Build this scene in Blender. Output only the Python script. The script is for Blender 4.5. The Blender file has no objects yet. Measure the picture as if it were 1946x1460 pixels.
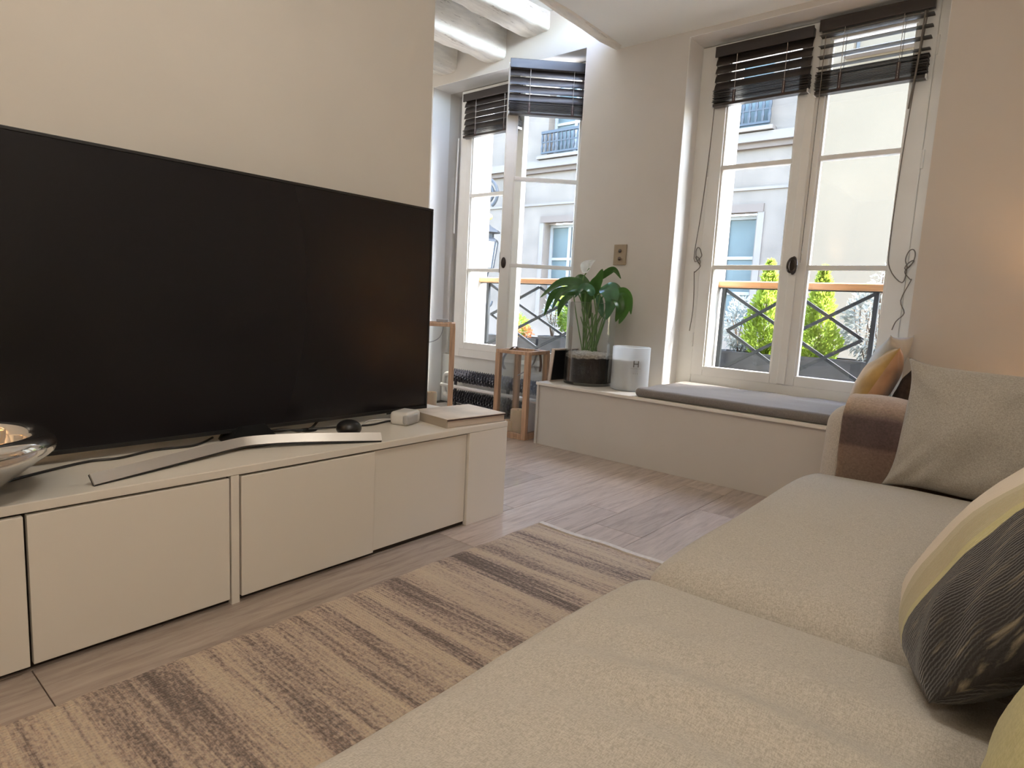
import bpy, bmesh, math, random
from mathutils import Vector, Matrix, noise
random.seed(7)
S = bpy.context.scene
COL = S.collection
# ------------------------------------------------------------------ camera
F_PX = 1192.49
CAM = Vector((0, 0, 1.0))
RX = Vector((0.7602, 0.6466, 0.0514)); DN = Vector((0.1230, -0.0665, -0.9902)); FW = Vector((-0.6377, 0.7594, -0.1302))
FW.normalize(); RX = (RX - FW*RX.dot(FW)).normalized(); DN = FW.cross(RX).normalized()
cd = bpy.data.cameras.new('camera'); co = bpy.data.objects.new('camera', cd); COL.objects.link(co)
m = Matrix((RX, -DN, -FW)).transposed().to_4x4(); m.translation = CAM
co.matrix_world = m
cd.sensor_fit = 'HORIZONTAL'; cd.sensor_width = 36; cd.lens = 36*F_PX/1946; cd.clip_start = .02
S.camera = co
# ------------------------------------------------------------------ world, sun, exposure
W = bpy.data.worlds.new('world'); S.world = W; W.use_nodes = True
wn = W.node_tree.nodes; wl = W.node_tree.links
sky = wn.new('ShaderNodeTexSky'); sky.sky_type = 'NISHITA'; sky.sun_disc = False
sky.sun_elevation = math.radians(56); sky.sun_rotation = math.radians(63); sky.air_density = 1.0; sky.dust_density = 2.0
wl.new(sky.outputs[0], wn['Background'].inputs[0]); wn['Background'].inputs[1].default_value = 6.2
sl = bpy.data.lights.new('sun', 'SUN'); sl.energy = 23.0; sl.color = (1, .93, .82); sl.angle = math.radians(.6)
so = bpy.data.objects.new('sun', sl); COL.objects.link(so)
so.rotation_euler = Vector((-.60, -.30, -1.02)).to_track_quat('-Z', 'Y').to_euler(); so.location = (4, 8, 9)
vs = S.view_settings; vs.view_transform = 'Standard'; vs.look = 'None'; vs.gamma = 1; vs.exposure = 0.25; vs.use_curve_mapping = False
S.cycles.use_denoising = True
S.cycles.caustics_reflective = False; S.cycles.caustics_refractive = False
S.cycles.sample_clamp_indirect = 6
S.cycles.max_bounces = 8; S.cycles.diffuse_bounces = 4; S.cycles.adaptive_threshold = .035; S.cycles.transparent_max_bounces = 24

def at(u, v, x=None, y=None, z=None):
    d = FW + RX*((u-973)/F_PX) + DN*((v-730)/F_PX)
    if x is not None: t = (x-CAM.x)/d.x
    elif y is not None: t = (y-CAM.y)/d.y
    else: t = (z-CAM.z)/d.z
    return CAM + d*t

# ------------------------------------------------------------------ materials
def lin(c):
    return tuple(((v/255)/12.92 if v/255 <= .04045 else ((v/255+.055)/1.055)**2.4) for v in c)
def mat(name, col, rough=.6, metal=0, spec=.5, noise_amt=0, noise_scale=20, bump=0, bump_scale=200, stretch=None, trans=None, sheen=0, coat=0):
    m = bpy.data.materials.new(name); m.use_nodes = True
    n = m.node_tree.nodes; l = m.node_tree.links; b = n['Principled BSDF']
    c = (*col, 1)
    b.inputs['Base Color'].default_value = c; b.inputs['Roughness'].default_value = rough
    b.inputs['Metallic'].default_value = metal; b.inputs['Specular IOR Level'].default_value = spec
    if sheen: b.inputs['Sheen Weight'].default_value = sheen
    if coat: b.inputs['Coat Weight'].default_value = coat
    if noise_amt or bump:
        tc = n.new('ShaderNodeTexCoord'); mp = n.new('ShaderNodeMapping'); l.new(tc.outputs['Object'], mp.inputs[0])
        if stretch: mp.inputs['Scale'].default_value = stretch
    if noise_amt:
        t = n.new('ShaderNodeTexNoise'); t.inputs['Scale'].default_value = noise_scale; t.inputs['Detail'].default_value = 5
        l.new(mp.outputs[0], t.inputs[0])
        r = n.new('ShaderNodeValToRGB'); l.new(t.outputs['Fac'], r.inputs[0])
        k = noise_amt
        r.color_ramp.elements[0].position = .3; r.color_ramp.elements[1].position = .7
        r.color_ramp.elements[0].color = (*[v*(1-k) for v in col], 1); r.color_ramp.elements[1].color = (*[min(1, v*(1+k)) for v in col], 1)
        l.new(r.outputs[0], b.inputs['Base Color'])
    if bump:
        t2 = n.new('ShaderNodeTexNoise'); t2.inputs['Scale'].default_value = bump_scale; t2.inputs['Detail'].default_value = 3
        l.new(mp.outputs[0], t2.inputs[0]); bp = n.new('ShaderNodeBump'); bp.inputs['Strength'].default_value = bump; bp.inputs['Distance'].default_value = .003
        l.new(t2.outputs['Fac'], bp.inputs['Height']); l.new(bp.outputs[0], b.inputs['Normal'])
    return m
def nodes_of(m):
    return m.node_tree.nodes, m.node_tree.links, m.node_tree.nodes['Principled BSDF']
def fabric(name, c1, c2, scale=420, slub=(60, 9, 9), bump=.5, sheen=.25, rough=.95):
    """woven cloth: irregular threads in two directions"""
    m = mat(name, c1, rough, spec=.15, sheen=sheen); n, l, b = nodes_of(m)
    tc = n.new('ShaderNodeTexCoord')
    facs = []
    for i, st in enumerate((slub, (slub[1], slub[0], slub[2]))):
        mp = n.new('ShaderNodeMapping'); mp.inputs['Scale'].default_value = st; l.new(tc.outputs['Object'], mp.inputs[0])
        t = n.new('ShaderNodeTexNoise'); t.inputs['Scale'].default_value = scale/40; t.inputs['Detail'].default_value = 4; t.inputs['Roughness'].default_value = .7
        l.new(mp.outputs[0], t.inputs[0]); facs.append(t)
    mx = n.new('ShaderNodeMath'); mx.operation = 'ADD'; l.new(facs[0].outputs['Fac'], mx.inputs[0]); l.new(facs[1].outputs['Fac'], mx.inputs[1])
    hf = n.new('ShaderNodeMath'); hf.operation = 'MULTIPLY'; hf.inputs[1].default_value = .5; l.new(mx.outputs[0], hf.inputs[0])
    r = n.new('ShaderNodeValToRGB'); l.new(hf.outputs[0], r.inputs[0])
    r.color_ramp.elements[0].position = .42; r.color_ramp.elements[1].position = .58
    r.color_ramp.elements[0].color = (*c2, 1); r.color_ramp.elements[1].color = (*c1, 1)
    l.new(r.outputs[0], b.inputs['Base Color'])
    bp = n.new('ShaderNodeBump'); bp.inputs['Strength'].default_value = bump; bp.inputs['Distance'].default_value = .0025
    l.new(hf.outputs[0], bp.inputs['Height']); l.new(bp.outputs[0], b.inputs['Normal'])
    return m
def glass(name, tint=(1, 1, 1), refl=.06, rough=.0):
    m = bpy.data.materials.new(name); m.use_nodes = True
    n = m.node_tree.nodes; l = m.node_tree.links; n.remove(n['Principled BSDF'])
    tr = n.new('ShaderNodeBsdfTransparent'); tr.inputs[0].default_value = (*tint, 1)
    gl = n.new('ShaderNodeBsdfGlossy'); gl.inputs['Roughness'].default_value = rough
    lw = n.new('ShaderNodeLayerWeight'); lw.inputs[0].default_value = .25
    mu = n.new('ShaderNodeMath'); mu.operation = 'MULTIPLY_ADD'; mu.inputs[1].default_value = .5; mu.inputs[2].default_value = refl
    l.new(lw.outputs['Fresnel'], mu.inputs[0])
    mx = n.new('ShaderNodeMixShader'); l.new(mu.outputs[0], mx.inputs[0]); l.new(tr.outputs[0], mx.inputs[1]); l.new(gl.outputs[0], mx.inputs[2])
    l.new(mx.outputs[0], n['Material Output'].inputs[0])
    return m
def leafmat(name, col, tr=.35, rough=.5, col2=None):
    m = mat(name, col, rough, spec=.4, noise_amt=.25, noise_scale=14); n, l, b = nodes_of(m)
    t = n.new('ShaderNodeBsdfTranslucent'); t.inputs[0].default_value = (*(col2 or [min(1, v*1.4) for v in col]), 1)
    mx = n.new('ShaderNodeMixShader'); mx.inputs[0].default_value = tr
    l.new(b.outputs[0], mx.inputs[1]); l.new(t.outputs[0], mx.inputs[2]); l.new(mx.outputs[0], n['Material Output'].inputs[0])
    return m

WALLC = (.60, .565, .52)
M = {}
M['wall'] = mat('wall_paint_shaded', WALLC, .85, spec=.25, noise_amt=.02, noise_scale=3, bump=.08, bump_scale=90)  # one paint with the television wall, darkened here for the backlit window wall
M['wall_tv'] = mat('wall_paint_lit', (.66, .625, .575), .85, spec=.25, noise_amt=.02, noise_scale=3, bump=.06, bump_scale=90)  # same paint as the window wall, kept lighter for the light it gets
M['ceiling'] = mat('ceiling_paint', (.88, .89, .86), .9, spec=.2, bump=.05, bump_scale=60)
M['beam'] = mat('beam_whitewash', (.84, .81, .75), .85, spec=.2, noise_amt=.12, noise_scale=22, bump=1.0, bump_scale=40, stretch=(1, .22, 1))
nn, ll, bb = nodes_of(M['beam'])
tc_ = nn.new('ShaderNodeTexCoord'); mp_ = nn.new('ShaderNodeMapping'); mp_.inputs['Scale'].default_value = (26, 2.4, 26); ll.new(tc_.outputs['Object'], mp_.inputs[0])
tn_ = nn.new('ShaderNodeTexNoise'); tn_.inputs['Scale'].default_value = 1.6; tn_.inputs['Detail'].default_value = 6; tn_.inputs['Roughness'].default_value = .75; ll.new(mp_.outputs[0], tn_.inputs[0])
cr_ = nn.new('ShaderNodeValToRGB'); cr_.color_ramp.elements[0].position = .30; cr_.color_ramp.elements[0].color = (.16, .115, .08, 1); cr_.color_ramp.elements[1].position = .40; cr_.color_ramp.elements[1].color = (1, 1, 1, 1); ll.new(tn_.outputs['Fac'], cr_.inputs[0])
mxb = nn.new('ShaderNodeMix'); mxb.data_type = 'RGBA'; mxb.blend_type = 'MULTIPLY'; mxb.inputs[0].default_value = .85
old = bb.inputs['Base Color'].links[0].from_socket; ll.new(old, mxb.inputs[6]); ll.new(cr_.outputs[0], mxb.inputs[7]); ll.new(mxb.outputs[2], bb.inputs['Base Color'])
M['cabinet'] = mat('cabinet_lacquer', (.78, .735, .665), .40, spec=.4)
M['cabinet_dark'] = mat('cabinet_gap', (.04, .03, .025), .9)
M['winpaint'] = mat('window_paint', (.82, .81, .77), .4, spec=.4, noise_amt=.03, noise_scale=6)
M['ext_white'] = mat('exterior_white', (.46, .45, .43), .8)
M['pane'] = glass('pane_glass', (.97, .985, .98), .02)
M['clear'] = glass('clear_glass', (.975, .985, .98), .02)
M['black'] = mat('black_plastic', (.012, .012, .013), .35)
M['screen'] = mat('screen_glass', (.010, .009, .011), .24, spec=.34)
M['silver'] = mat('brushed_silver', (.55, .52, .49), .42, metal=1, bump=.05, bump_scale=300)
M['chrome'] = mat('polished_chrome', (.85, .84, .83), .05, metal=1)
M['iron'] = mat('painted_iron', (.026, .030, .034), .6, spec=.2)
M['iron2'] = mat('radiator_iron', (.05, .05, .062), .34, spec=.6)
M['bronze'] = mat('dark_bronze', (.05, .04, .035), .35, metal=.7)
M['blind'] = mat('blind_wood', (.030, .023, .020), .32, spec=.5, noise_amt=.3, noise_scale=30, stretch=(.1, 1, 1))
M['cord'] = mat('grey_cord', (.17, .15, .13), .9)
M['ladder'] = mat('ladder_cord', (.5, .46, .42), .9)
M['handrail'] = mat('handrail_wood', (0.377, 0.180, 0.074), .45, noise_amt=.25, noise_scale=20, stretch=(.12, 2, 2))
M['lantern'] = mat('lantern_wood', (.52, .33, .21), .5, noise_amt=.22, noise_scale=22, stretch=(3, 3, .25))
M['leather'] = mat('leather_strap', (.15, .10, .075), .6)
M['strapgrey'] = mat('grey_webbing', (.42, .42, .45), .8)
M['wax'] = mat('candle_wax', (.80, .60, .42), .5, noise_amt=.06, noise_scale=12)
nn, ll, bb = nodes_of(M['wax']); bb.inputs['Subsurface Weight'].default_value = .25; bb.inputs['Subsurface Radius'].default_value = (.02, .01, .006)
M['wick'] = mat('wick', (.03, .025, .02), .9)
M['frost'] = mat('frosted_glass', (.80, .84, .87), .35, spec=.5)
nn, ll, bb = nodes_of(M['frost'])
t_ = nn.new('ShaderNodeBsdfTranslucent'); t_.inputs[0].default_value = (.8, .88, .95, 1); mx_ = nn.new('ShaderNodeMixShader'); mx_.inputs[0].default_value = .5
ll.new(bb.outputs[0], mx_.inputs[1]); ll.new(t_.outputs[0], mx_.inputs[2])
tp_ = nn.new('ShaderNodeBsdfTransparent'); mx2_ = nn.new('ShaderNodeMixShader'); mx2_.inputs[0].default_value = .30
ll.new(mx_.outputs[0], mx2_.inputs[1]); ll.new(tp_.outputs[0], mx2_.inputs[2]); ll.new(mx2_.outputs[0], nn['Material Output'].inputs[0])
M['ink'] = mat('grey_ink', (.10, .09, .08), .8)
M['soil'] = mat('potting_soil', (.022, .016, .013), .95, noise_amt=.6, noise_scale=60, bump=1, bump_scale=120)
M['peb'] = mat('pale_perlite', (.42, .38, .33), .95, noise_amt=.4, noise_scale=70, bump=1, bump_scale=90)
M['leaf'] = leafmat('lily_leaf', (.030, .085, .018), .16, .36, (.11, .24, .03))
M['leaf_pale'] = leafmat('lily_leaf_pale', (.055, .14, .075), .12, .24, (.12, .26, .06))
M['stem'] = leafmat('lily_stem', (.10, .20, .05), .1, .5)
M['spathe'] = leafmat('spathe_white', (.88, .88, .80), .3, .5, (.9, .9, .8))
M['conifer'] = leafmat('conifer_green', (0.164, 0.235, 0.028), .45, .6, (.38, .50, .07))
M['shrub'] = leafmat('shrub_green', (0.095, 0.191, 0.024), .4, .6, (.32, .46, .06))
M['silverleaf'] = leafmat('silver_leaf', (0.225, 0.245, 0.238), .3, .7, (.4, .44, .42))
M['rust'] = leafmat('rusty_leaf', (0.410, 0.180, 0.082), .3, .7)
M['twig'] = mat('twig_bark', (.10, .07, .05), .9)
M['planter'] = mat('zinc_planter', (.045, .05, .058), .6, noise_amt=.3, noise_scale=9)
M['seatgrey'] = fabric('bench_cushion_cloth', (.225, .205, .19), (.175, .158, .145), slub=(30, 18, 10), bump=.25)
M['linen'] = fabric('sofa_linen', (.53, .50, .445), (.36, .33, .287), slub=(58, 15, 15), bump=.6)
M['linen2'] = fabric('cushion_linen', (.46, .43, .38), (.305, .28, .24), slub=(58, 15, 15), bump=.6)
M['linen3'] = fabric('arm_linen', (.54, .485, .42), (.40, .355, .305), slub=(58, 15, 15), bump=.6)
M['gold'] = mat('ochre_velvet', (.44, .275, .09), .75, spec=.2, noise_amt=.28, noise_scale=9, sheen=.6, bump=.3, bump_scale=60)
M['peach'] = mat('peach_velvet', (.50, .31, .19), .8, spec=.2, noise_amt=.12, noise_scale=14, sheen=.4, bump=.3, bump_scale=60)
M['paleblue'] = mat('pale_grey_cloth', (.62, .66, .70), .9, spec=.2, noise_amt=.08, noise_scale=8)
M['darkcloth'] = mat('dark_brown_fur', (.035, .022, .018), .9, noise_amt=.4, noise_scale=40, bump=.6, bump_scale=90)
M['plate'] = mat('switch_brass', (.30, .235, .16), .5, metal=.3, noise_amt=.08, noise_scale=30)
M['socket'] = mat('switch_dot', (.06, .04, .03), .4)
M['white'] = mat('white_plastic', (.72, .71, .69), .35)
M['greyface'] = mat('grey_plastic', (.42, .42, .43), .3)
M['pipe'] = mat('white_pipe', (.66, .64, .61), .4)
M['paper'] = mat('book_pages', (.62, .52, .44), .8, noise_amt=.12, noise_scale=160, stretch=(.1, .1, 6))
M['spine'] = mat('book_spine', (.42, .36, .29), .7)
M['coverdark'] = mat('book_cover_edge', (.05, .02, .02), .5)
M['shade'] = mat('lamp_shade', (.8, .62, .40), .9)
M['brass'] = mat('lamp_brass', (.6, .42, .18), .3, metal=1)
# book cover: pale with a blotch of print
M['cover'] = mat('book_cover', (.62, .54, .46), .45, noise_amt=.22, noise_scale=7)
# stone facade
def stone(name, c, k=.12, sc=1.2):
    return mat(name, c, .9, spec=.15, noise_amt=k, noise_scale=sc, bump=.25, bump_scale=5)
M['stone'] = stone('facade_limestone', (0.095, 0.077, 0.061), .15, 1.8)
M['stone_lt'] = stone('facade_pale_band', (0.103, 0.087, 0.073), .05)
M['stone_pink'] = stone('facade_moulding', (0.077, 0.059, 0.047), .08)
M['cream'] = stone('facade_cream', (0.098, 0.075, 0.050), .03)
M['extglass'] = mat('street_window_glass', (.050, .062, .060), .35, spec=.12, noise_amt=.3, noise_scale=1.2)
M['extframe'] = mat('street_window_frame', (0.134, 0.130, 0.121), .6)
M['street'] = mat('street_stone', (.42, .39, .35), .9, noise_amt=.15, noise_scale=2)
M['lampiron'] = mat('lamp_iron', (.030, .032, .034), .6, spec=.15)
M['lampglass'] = mat('lamp_panes', (.22, .23, .23), .4, spec=.3)
M['gilt'] = mat('gilt_knob', (.85, .62, .15), .35, metal=.3)

# floor planks: grain along Y, tone varies per plank by object random
def plankmat():
    m = mat('plank_oak', (.2, .15, .12), .34, spec=.6, coat=.25); n, l, b = nodes_of(m)
    tc = n.new('ShaderNodeTexCoord'); mp = n.new('ShaderNodeMapping'); mp.inputs['Scale'].default_value = (9, .9, 9)
    oi = n.new('ShaderNodeObjectInfo'); ad = n.new('ShaderNodeVectorMath'); ad.operation = 'ADD'
    cm = n.new('ShaderNodeCombineXYZ'); ml = n.new('ShaderNodeMath'); ml.operation = 'MULTIPLY'; ml.inputs[1].default_value = 37
    l.new(oi.outputs['Random'], ml.inputs[0]); l.new(ml.outputs[0], cm.inputs[0]); l.new(ml.outputs[0], cm.inputs[1])
    l.new(tc.outputs['Object'], ad.inputs[0]); l.new(cm.outputs[0], ad.inputs[1]); l.new(ad.outputs[0], mp.inputs[0])
    t = n.new('ShaderNodeTexNoise'); t.inputs['Scale'].default_value = 4; t.inputs['Detail'].default_value = 9; t.inputs['Roughness'].default_value = .68; t.inputs['Distortion'].default_value = .6
    l.new(mp.outputs[0], t.inputs[0])
    r = n.new('ShaderNodeValToRGB'); l.new(t.outputs['Fac'], r.inputs[0])
    e = r.color_ramp.elements; e[0].position = .28; e[0].color = (.26, .20, .17, 1); e[1].position = .74; e[1].color = (.56, .475, .42, 1)
    x = e.new(.5); x.color = (.43, .355, .305, 1)
    hs = n.new('ShaderNodeHueSaturation'); mr = n.new('ShaderNodeMapRange'); mr.inputs[3].default_value = .82; mr.inputs[4].default_value = 1.18
    l.new(oi.outputs['Random'], mr.inputs[0]); l.new(mr.outputs[0], hs.inputs['Value']); l.new(r.outputs[0], hs.inputs['Color']); l.new(hs.outputs[0], b.inputs['Base Color'])
    bp = n.new('ShaderNodeBump'); bp.inputs['Strength'].default_value = .12; bp.inputs['Distance'].default_value = .002
    l.new(t.outputs['Fac'], bp.inputs['Height']); l.new(bp.outputs[0], b.inputs['Normal'])
    return m
M['plank'] = plankmat()
M['subfloor'] = mat('subfloor', (.03, .02, .015), .95)

def rugmat():
    m = mat('rug_weave', (.4, .33, .25), .95, spec=.1, sheen=.15); n, l, b = nodes_of(m)
    tc = n.new('ShaderNodeTexCoord')
    def nz(scale, st, det=3, ro=.6):
        mp = n.new('ShaderNodeMapping'); mp.inputs['Scale'].default_value = st; l.new(tc.outputs['Object'], mp.inputs[0])
        t = n.new('ShaderNodeTexNoise'); t.inputs['Scale'].default_value = scale; t.inputs['Detail'].default_value = det; t.inputs['Roughness'].default_value = ro
        l.new(mp.outputs[0], t.inputs[0]); return t
    a = nz(1, (.55, 9, 1), 3, .65); bnz = nz(1, (2.0, 75, 1), 3, .75); c = nz(1, (70, 120, 1), 2)
    mx = n.new('ShaderNodeMath'); mx.operation = 'MULTIPLY_ADD'; mx.inputs[1].default_value = .34
    l.new(bnz.outputs['Fac'], mx.inputs[0]); mu = n.new('ShaderNodeMath'); mu.operation = 'MULTIPLY'; mu.inputs[1].default_value = .72
    l.new(a.outputs['Fac'], mu.inputs[0]); l.new(mu.outputs[0], mx.inputs[2])
    m3 = n.new('ShaderNodeMath'); m3.operation = 'MULTIPLY_ADD'; m3.inputs[1].default_value = .36; l.new(c.outputs['Fac'], m3.inputs[0]); l.new(mx.outputs[0], m3.inputs[2])
    r = n.new('ShaderNodeValToRGB'); l.new(m3.outputs[0], r.inputs[0]); e = r.color_ramp.elements
    e[0].position = .54; e[0].color = (.12, .095, .085, 1); e[1].position = .84; e[1].color = (.58, .49, .37, 1)
    for p, cc in ((.62, (.22, .175, .155, 1)), (.68, (.40, .315, .265, 1)), (.74, (.52, .43, .335, 1))):
        x = e.new(p); x.color = cc
    l.new(r.outputs[0], b.inputs['Base Color'])
    # woven ribs
    w1 = n.new('ShaderNodeTexWave'); w1.wave_type = 'BANDS'; w1.bands_direction = 'Y'; w1.inputs['Scale'].default_value = 32; w1.inputs['Distortion'].default_value = .6
    w2 = n.new('ShaderNodeTexWave'); w2.wave_type = 'BANDS'; w2.bands_direction = 'X'; w2.inputs['Scale'].default_value = 32; w2.inputs['Distortion'].default_value = .6
    l.new(tc.outputs['Object'], w1.inputs[0]); l.new(tc.outputs['Object'], w2.inputs[0])
    mm = n.new('ShaderNodeMath'); mm.operation = 'MULTIPLY'; l.new(w1.outputs['Fac'], mm.inputs[0]); l.new(w2.outputs['Fac'], mm.inputs[1])
    bp = n.new('ShaderNodeBump'); bp.inputs['Strength'].default_value = .7; bp.inputs['Distance'].default_value = .004
    l.new(mm.outputs[0], bp.inputs['Height']); l.new(bp.outputs[0], b.inputs['Normal'])
    return m
M['rug'] = rugmat()
M['hem'] = mat('rug_hem', (.62, .58, .54), .9, noise_amt=.1, noise_scale=60)

def bandmat():
    """striped cushion cloth: bands across local Y"""
    m = mat('banded_cushion_cloth', (.5, .5, .4), .95, spec=.1, sheen=.3); n, l, b = nodes_of(m)
    tc = n.new('ShaderNodeTexCoord'); sp = n.new('ShaderNodeSeparateXYZ'); l.new(tc.outputs['Object'], sp.inputs[0])
    mr = n.new('ShaderNodeMapRange'); mr.inputs[1].default_value = -.25; mr.inputs[2].default_value = .25; l.new(sp.outputs['Y'], mr.inputs[0])
    r = n.new('ShaderNodeValToRGB'); r.color_ramp.interpolation = 'CONSTANT'; l.new(mr.outputs[0], r.inputs[0]); e = r.color_ramp.elements
    e[0].position = 0; e[0].color = (.030, .027, .026, 1)
    e[1].position = .31; e[1].color = (.46, .42, .20, 1)
    for p, cc in ((.35, (.40, .35, .21, 1)), (.47, (.45, .40, .26, 1)), (.53, (.64, .56, .46, 1))):
        x = e.new(p); x.color = cc
    # yarn: pale irregular flecks along X
    mp = n.new('ShaderNodeMapping'); mp.inputs['Scale'].default_value = (11, 130, 40); l.new(tc.outputs['Object'], mp.inputs[0])
    t = n.new('ShaderNodeTexNoise'); t.inputs['Scale'].default_value = 1.2; t.inputs['Detail'].default_value = 4; l.new(mp.outputs[0], t.inputs[0])
    fr = n.new('ShaderNodeValToRGB'); fr.color_ramp.elements[0].position = .57; fr.color_ramp.elements[1].position = .80; fr.color_ramp.elements[1].color = (.40, .40, .40, 1); l.new(t.outputs['Fac'], fr.inputs[0])
    mx = n.new('ShaderNodeMix'); mx.data_type = 'RGBA'; mx.inputs[7].default_value = (.50, .42, .28, 1)
    l.new(fr.outputs[0], mx.inputs[0]); l.new(r.outputs[0], mx.inputs[6]); l.new(mx.outputs[2], b.inputs['Base Color'])
    w = n.new('ShaderNodeTexWave'); w.bands_direction = 'Y'; w.inputs['Scale'].default_value = 70; w.inputs['Distortion'].default_value = 2.5; w.inputs['Detail Scale'].default_value = 3; l.new(tc.outputs['Object'], w.inputs[0])
    ad = n.new('ShaderNodeMath'); ad.operation = 'ADD'; l.new(w.outputs['Fac'], ad.inputs[0]); l.new(t.outputs['Fac'], ad.inputs[1])
    bp = n.new('ShaderNodeBump'); bp.inputs['Strength'].default_value = .45; bp.inputs['Distance'].default_value = .002
    l.new(ad.outputs[0], bp.inputs['Height']); l.new(bp.outputs[0], b.inputs['Normal'])
    return m
M['banded'] = bandmat()
M['lime'] = fabric('olive_yellow_cloth', (.47, .43, .20), (.38, .34, .15), slub=(30, 9, 9), bump=.4)
def throwmat():
    m = mat('throw_wool', (.2, .15, .12), .95, spec=.1, sheen=.4); n, l, b = nodes_of(m)
    tc = n.new('ShaderNodeTexCoord')
    def band(axis, pos):
        sp = n.new('ShaderNodeSeparateXYZ'); l.new(tc.outputs['Object'], sp.inputs[0])
        r = n.new('ShaderNodeValToRGB'); mr = n.new('ShaderNodeMapRange'); mr.inputs[1].default_value = 0 if axis == 'Z' else -.3; mr.inputs[2].default_value = .42 if axis == 'Z' else .3
        l.new(sp.outputs[axis], mr.inputs[0]); l.new(mr.outputs[0], r.inputs[0])
        e = r.color_ramp.elements; e[0].position = pos[0][0]; e[0].color = pos[0][1]; e[1].position = pos[1][0]; e[1].color = pos[1][1]
        for p, c in pos[2:]:
            x = e.new(p); x.color = c
        return r
    r1 = band('Z', [(.20, (.20, .145, .105, 1)), (.54, (.18, .125, .10, 1)), (.57, (.10, .068, .062, 1)), (.80, (.105, .078, .075, 1)), (.93, (.42, .33, .26, 1))])
    r2 = band('X', [(.0, (1.25, 1.15, 1.05, 1)), (.10, (1.2, 1.1, 1.0, 1)), (.16, (.95, .95, .95, 1)), (.35, (.9, .86, .9, 1)), (.55, (1.3, 1.25, 1.2, 1))])
    mx = n.new('ShaderNodeMix'); mx.data_type = 'RGBA'; mx.blend_type = 'MULTIPLY'; mx.inputs[0].default_value = 1
    l.new(r1.outputs[0], mx.inputs[6]); l.new(r2.outputs[0], mx.inputs[7])
    t = n.new('ShaderNodeTexNoise'); t.inputs['Scale'].default_value = 140; t.inputs['Detail'].default_value = 4; l.new(tc.outputs['Object'], t.inputs[0])
    rr = n.new('ShaderNodeValToRGB'); rr.color_ramp.elements[0].color = (.55, .55, .55, 1); rr.color_ramp.elements[1].color = (1.4, 1.4, 1.4, 1); l.new(t.outputs['Fac'], rr.inputs[0])
    m2 = n.new('ShaderNodeMix'); m2.data_type = 'RGBA'; m2.blend_type = 'MULTIPLY'; m2.inputs[0].default_value = 1
    l.new(mx.outputs[2], m2.inputs[6]); l.new(rr.outputs[0], m2.inputs[7]); l.new(m2.outputs[2], b.inputs['Base Color'])
    bp = n.new('ShaderNodeBump'); bp.inputs['Strength'].default_value = .6; bp.inputs['Distance'].default_value = .003
    l.new(t.outputs['Fac'], bp.inputs['Height']); l.new(bp.outputs[0], b.inputs['Normal'])
    return m
M['throw'] = throwmat()

# ------------------------------------------------------------------ mesh helpers
def bx(bm, x0, x1, y0, y1, z0, z1, bev=0, mtx=None):
    """one box, optionally with bevelled edges, added to bm"""
    vs = [bm.verts.new((x, y, z)) for x in (x0, x1) for y in (y0, y1) for z in (z0, z1)]
    fs = [bm.faces.new([vs[i] for i in f]) for f in ((0, 1, 3, 2), (4, 6, 7, 5), (0, 4, 5, 1), (2, 3, 7, 6), (0, 2, 6, 4), (1, 5, 7, 3))]
    if mtx: bmesh.ops.transform(bm, matrix=mtx, verts=vs)
    if bev:
        es = list({e for f in fs for e in f.edges})
        bmesh.ops.bevel(bm, geom=es, offset=bev, segments=2, affect='EDGES', profile=.6)
def box(*a, **k):
    bm = bmesh.new(); bx(bm, *a, **k); return bm
def tube(pts, r, seg=8, bm=None, caps=True, radii=None):
    bm = bm or bmesh.new()
    pts = [Vector(p) for p in pts]; rings = []
    up = Vector((0, 0, 1))
    d0 = (pts[1]-pts[0]).normalized()
    if abs(d0.dot(up)) > .95: up = Vector((1, 0, 0))
    nrm = d0.cross(up).normalized()
    for i, p in enumerate(pts):
        d = (pts[min(i+1, len(pts)-1)] - pts[max(i-1, 0)]).normalized()
        nrm = (nrm - d*nrm.dot(d))
        nrm = nrm.normalized() if nrm.length > 1e-6 else d.orthogonal().normalized()
        b = d.cross(nrm)
        rr = radii[i] if radii else r
        rings.append([bm.verts.new(p + (nrm*math.cos(2*math.pi*k/seg) + b*math.sin(2*math.pi*k/seg))*rr) for k in range(seg)])
    for a, b in zip(rings, rings[1:]):
        for k in range(seg):
            bm.faces.new((a[k], a[(k+1) % seg], b[(k+1) % seg], b[k]))
    if caps:
        bm.faces.new(rings[0][::-1]); bm.faces.new(rings[-1])
    return bm
def spline(pts, n=8):
    """Catmull-Rom through points"""
    P = [Vector(p) for p in pts]; out = []
    for i in range(len(P)-1):
        p0 = P[max(i-1, 0)]; p1 = P[i]; p2 = P[i+1]; p3 = P[min(i+2, len(P)-1)]
        for k in range(n):
            t = k/n
            out.append(.5*((2*p1) + (p2-p0)*t + (2*p0-5*p1+4*p2-p3)*t*t + (3*p1-p0-3*p2+p3)*t**3))
    out.append(P[-1]); return out
def lathe(prof, seg=32, c=(0, 0, 0), bm=None):
    bm = bm or bmesh.new(); rings = []
    for r, z in prof:
        if r < 1e-5: rings.append([bm.verts.new((c[0], c[1], c[2]+z))])
        else: rings.append([bm.verts.new((c[0]+r*math.cos(2*math.pi*k/seg), c[1]+r*math.sin(2*math.pi*k/seg), c[2]+z)) for k in range(seg)])
    for a, b in zip(rings, rings[1:]):
        for k in range(seg):
            k2 = (k+1) % seg
            if len(a) == 1 and len(b) == 1: continue
            if len(a) == 1: bm.faces.new((a[0], b[k2], b[k]))
            elif len(b) == 1: bm.faces.new((a[k], a[k2], b[0]))
            else: bm.faces.new((a[k], a[k2], b[k2], b[k]))
    return bm
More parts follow.
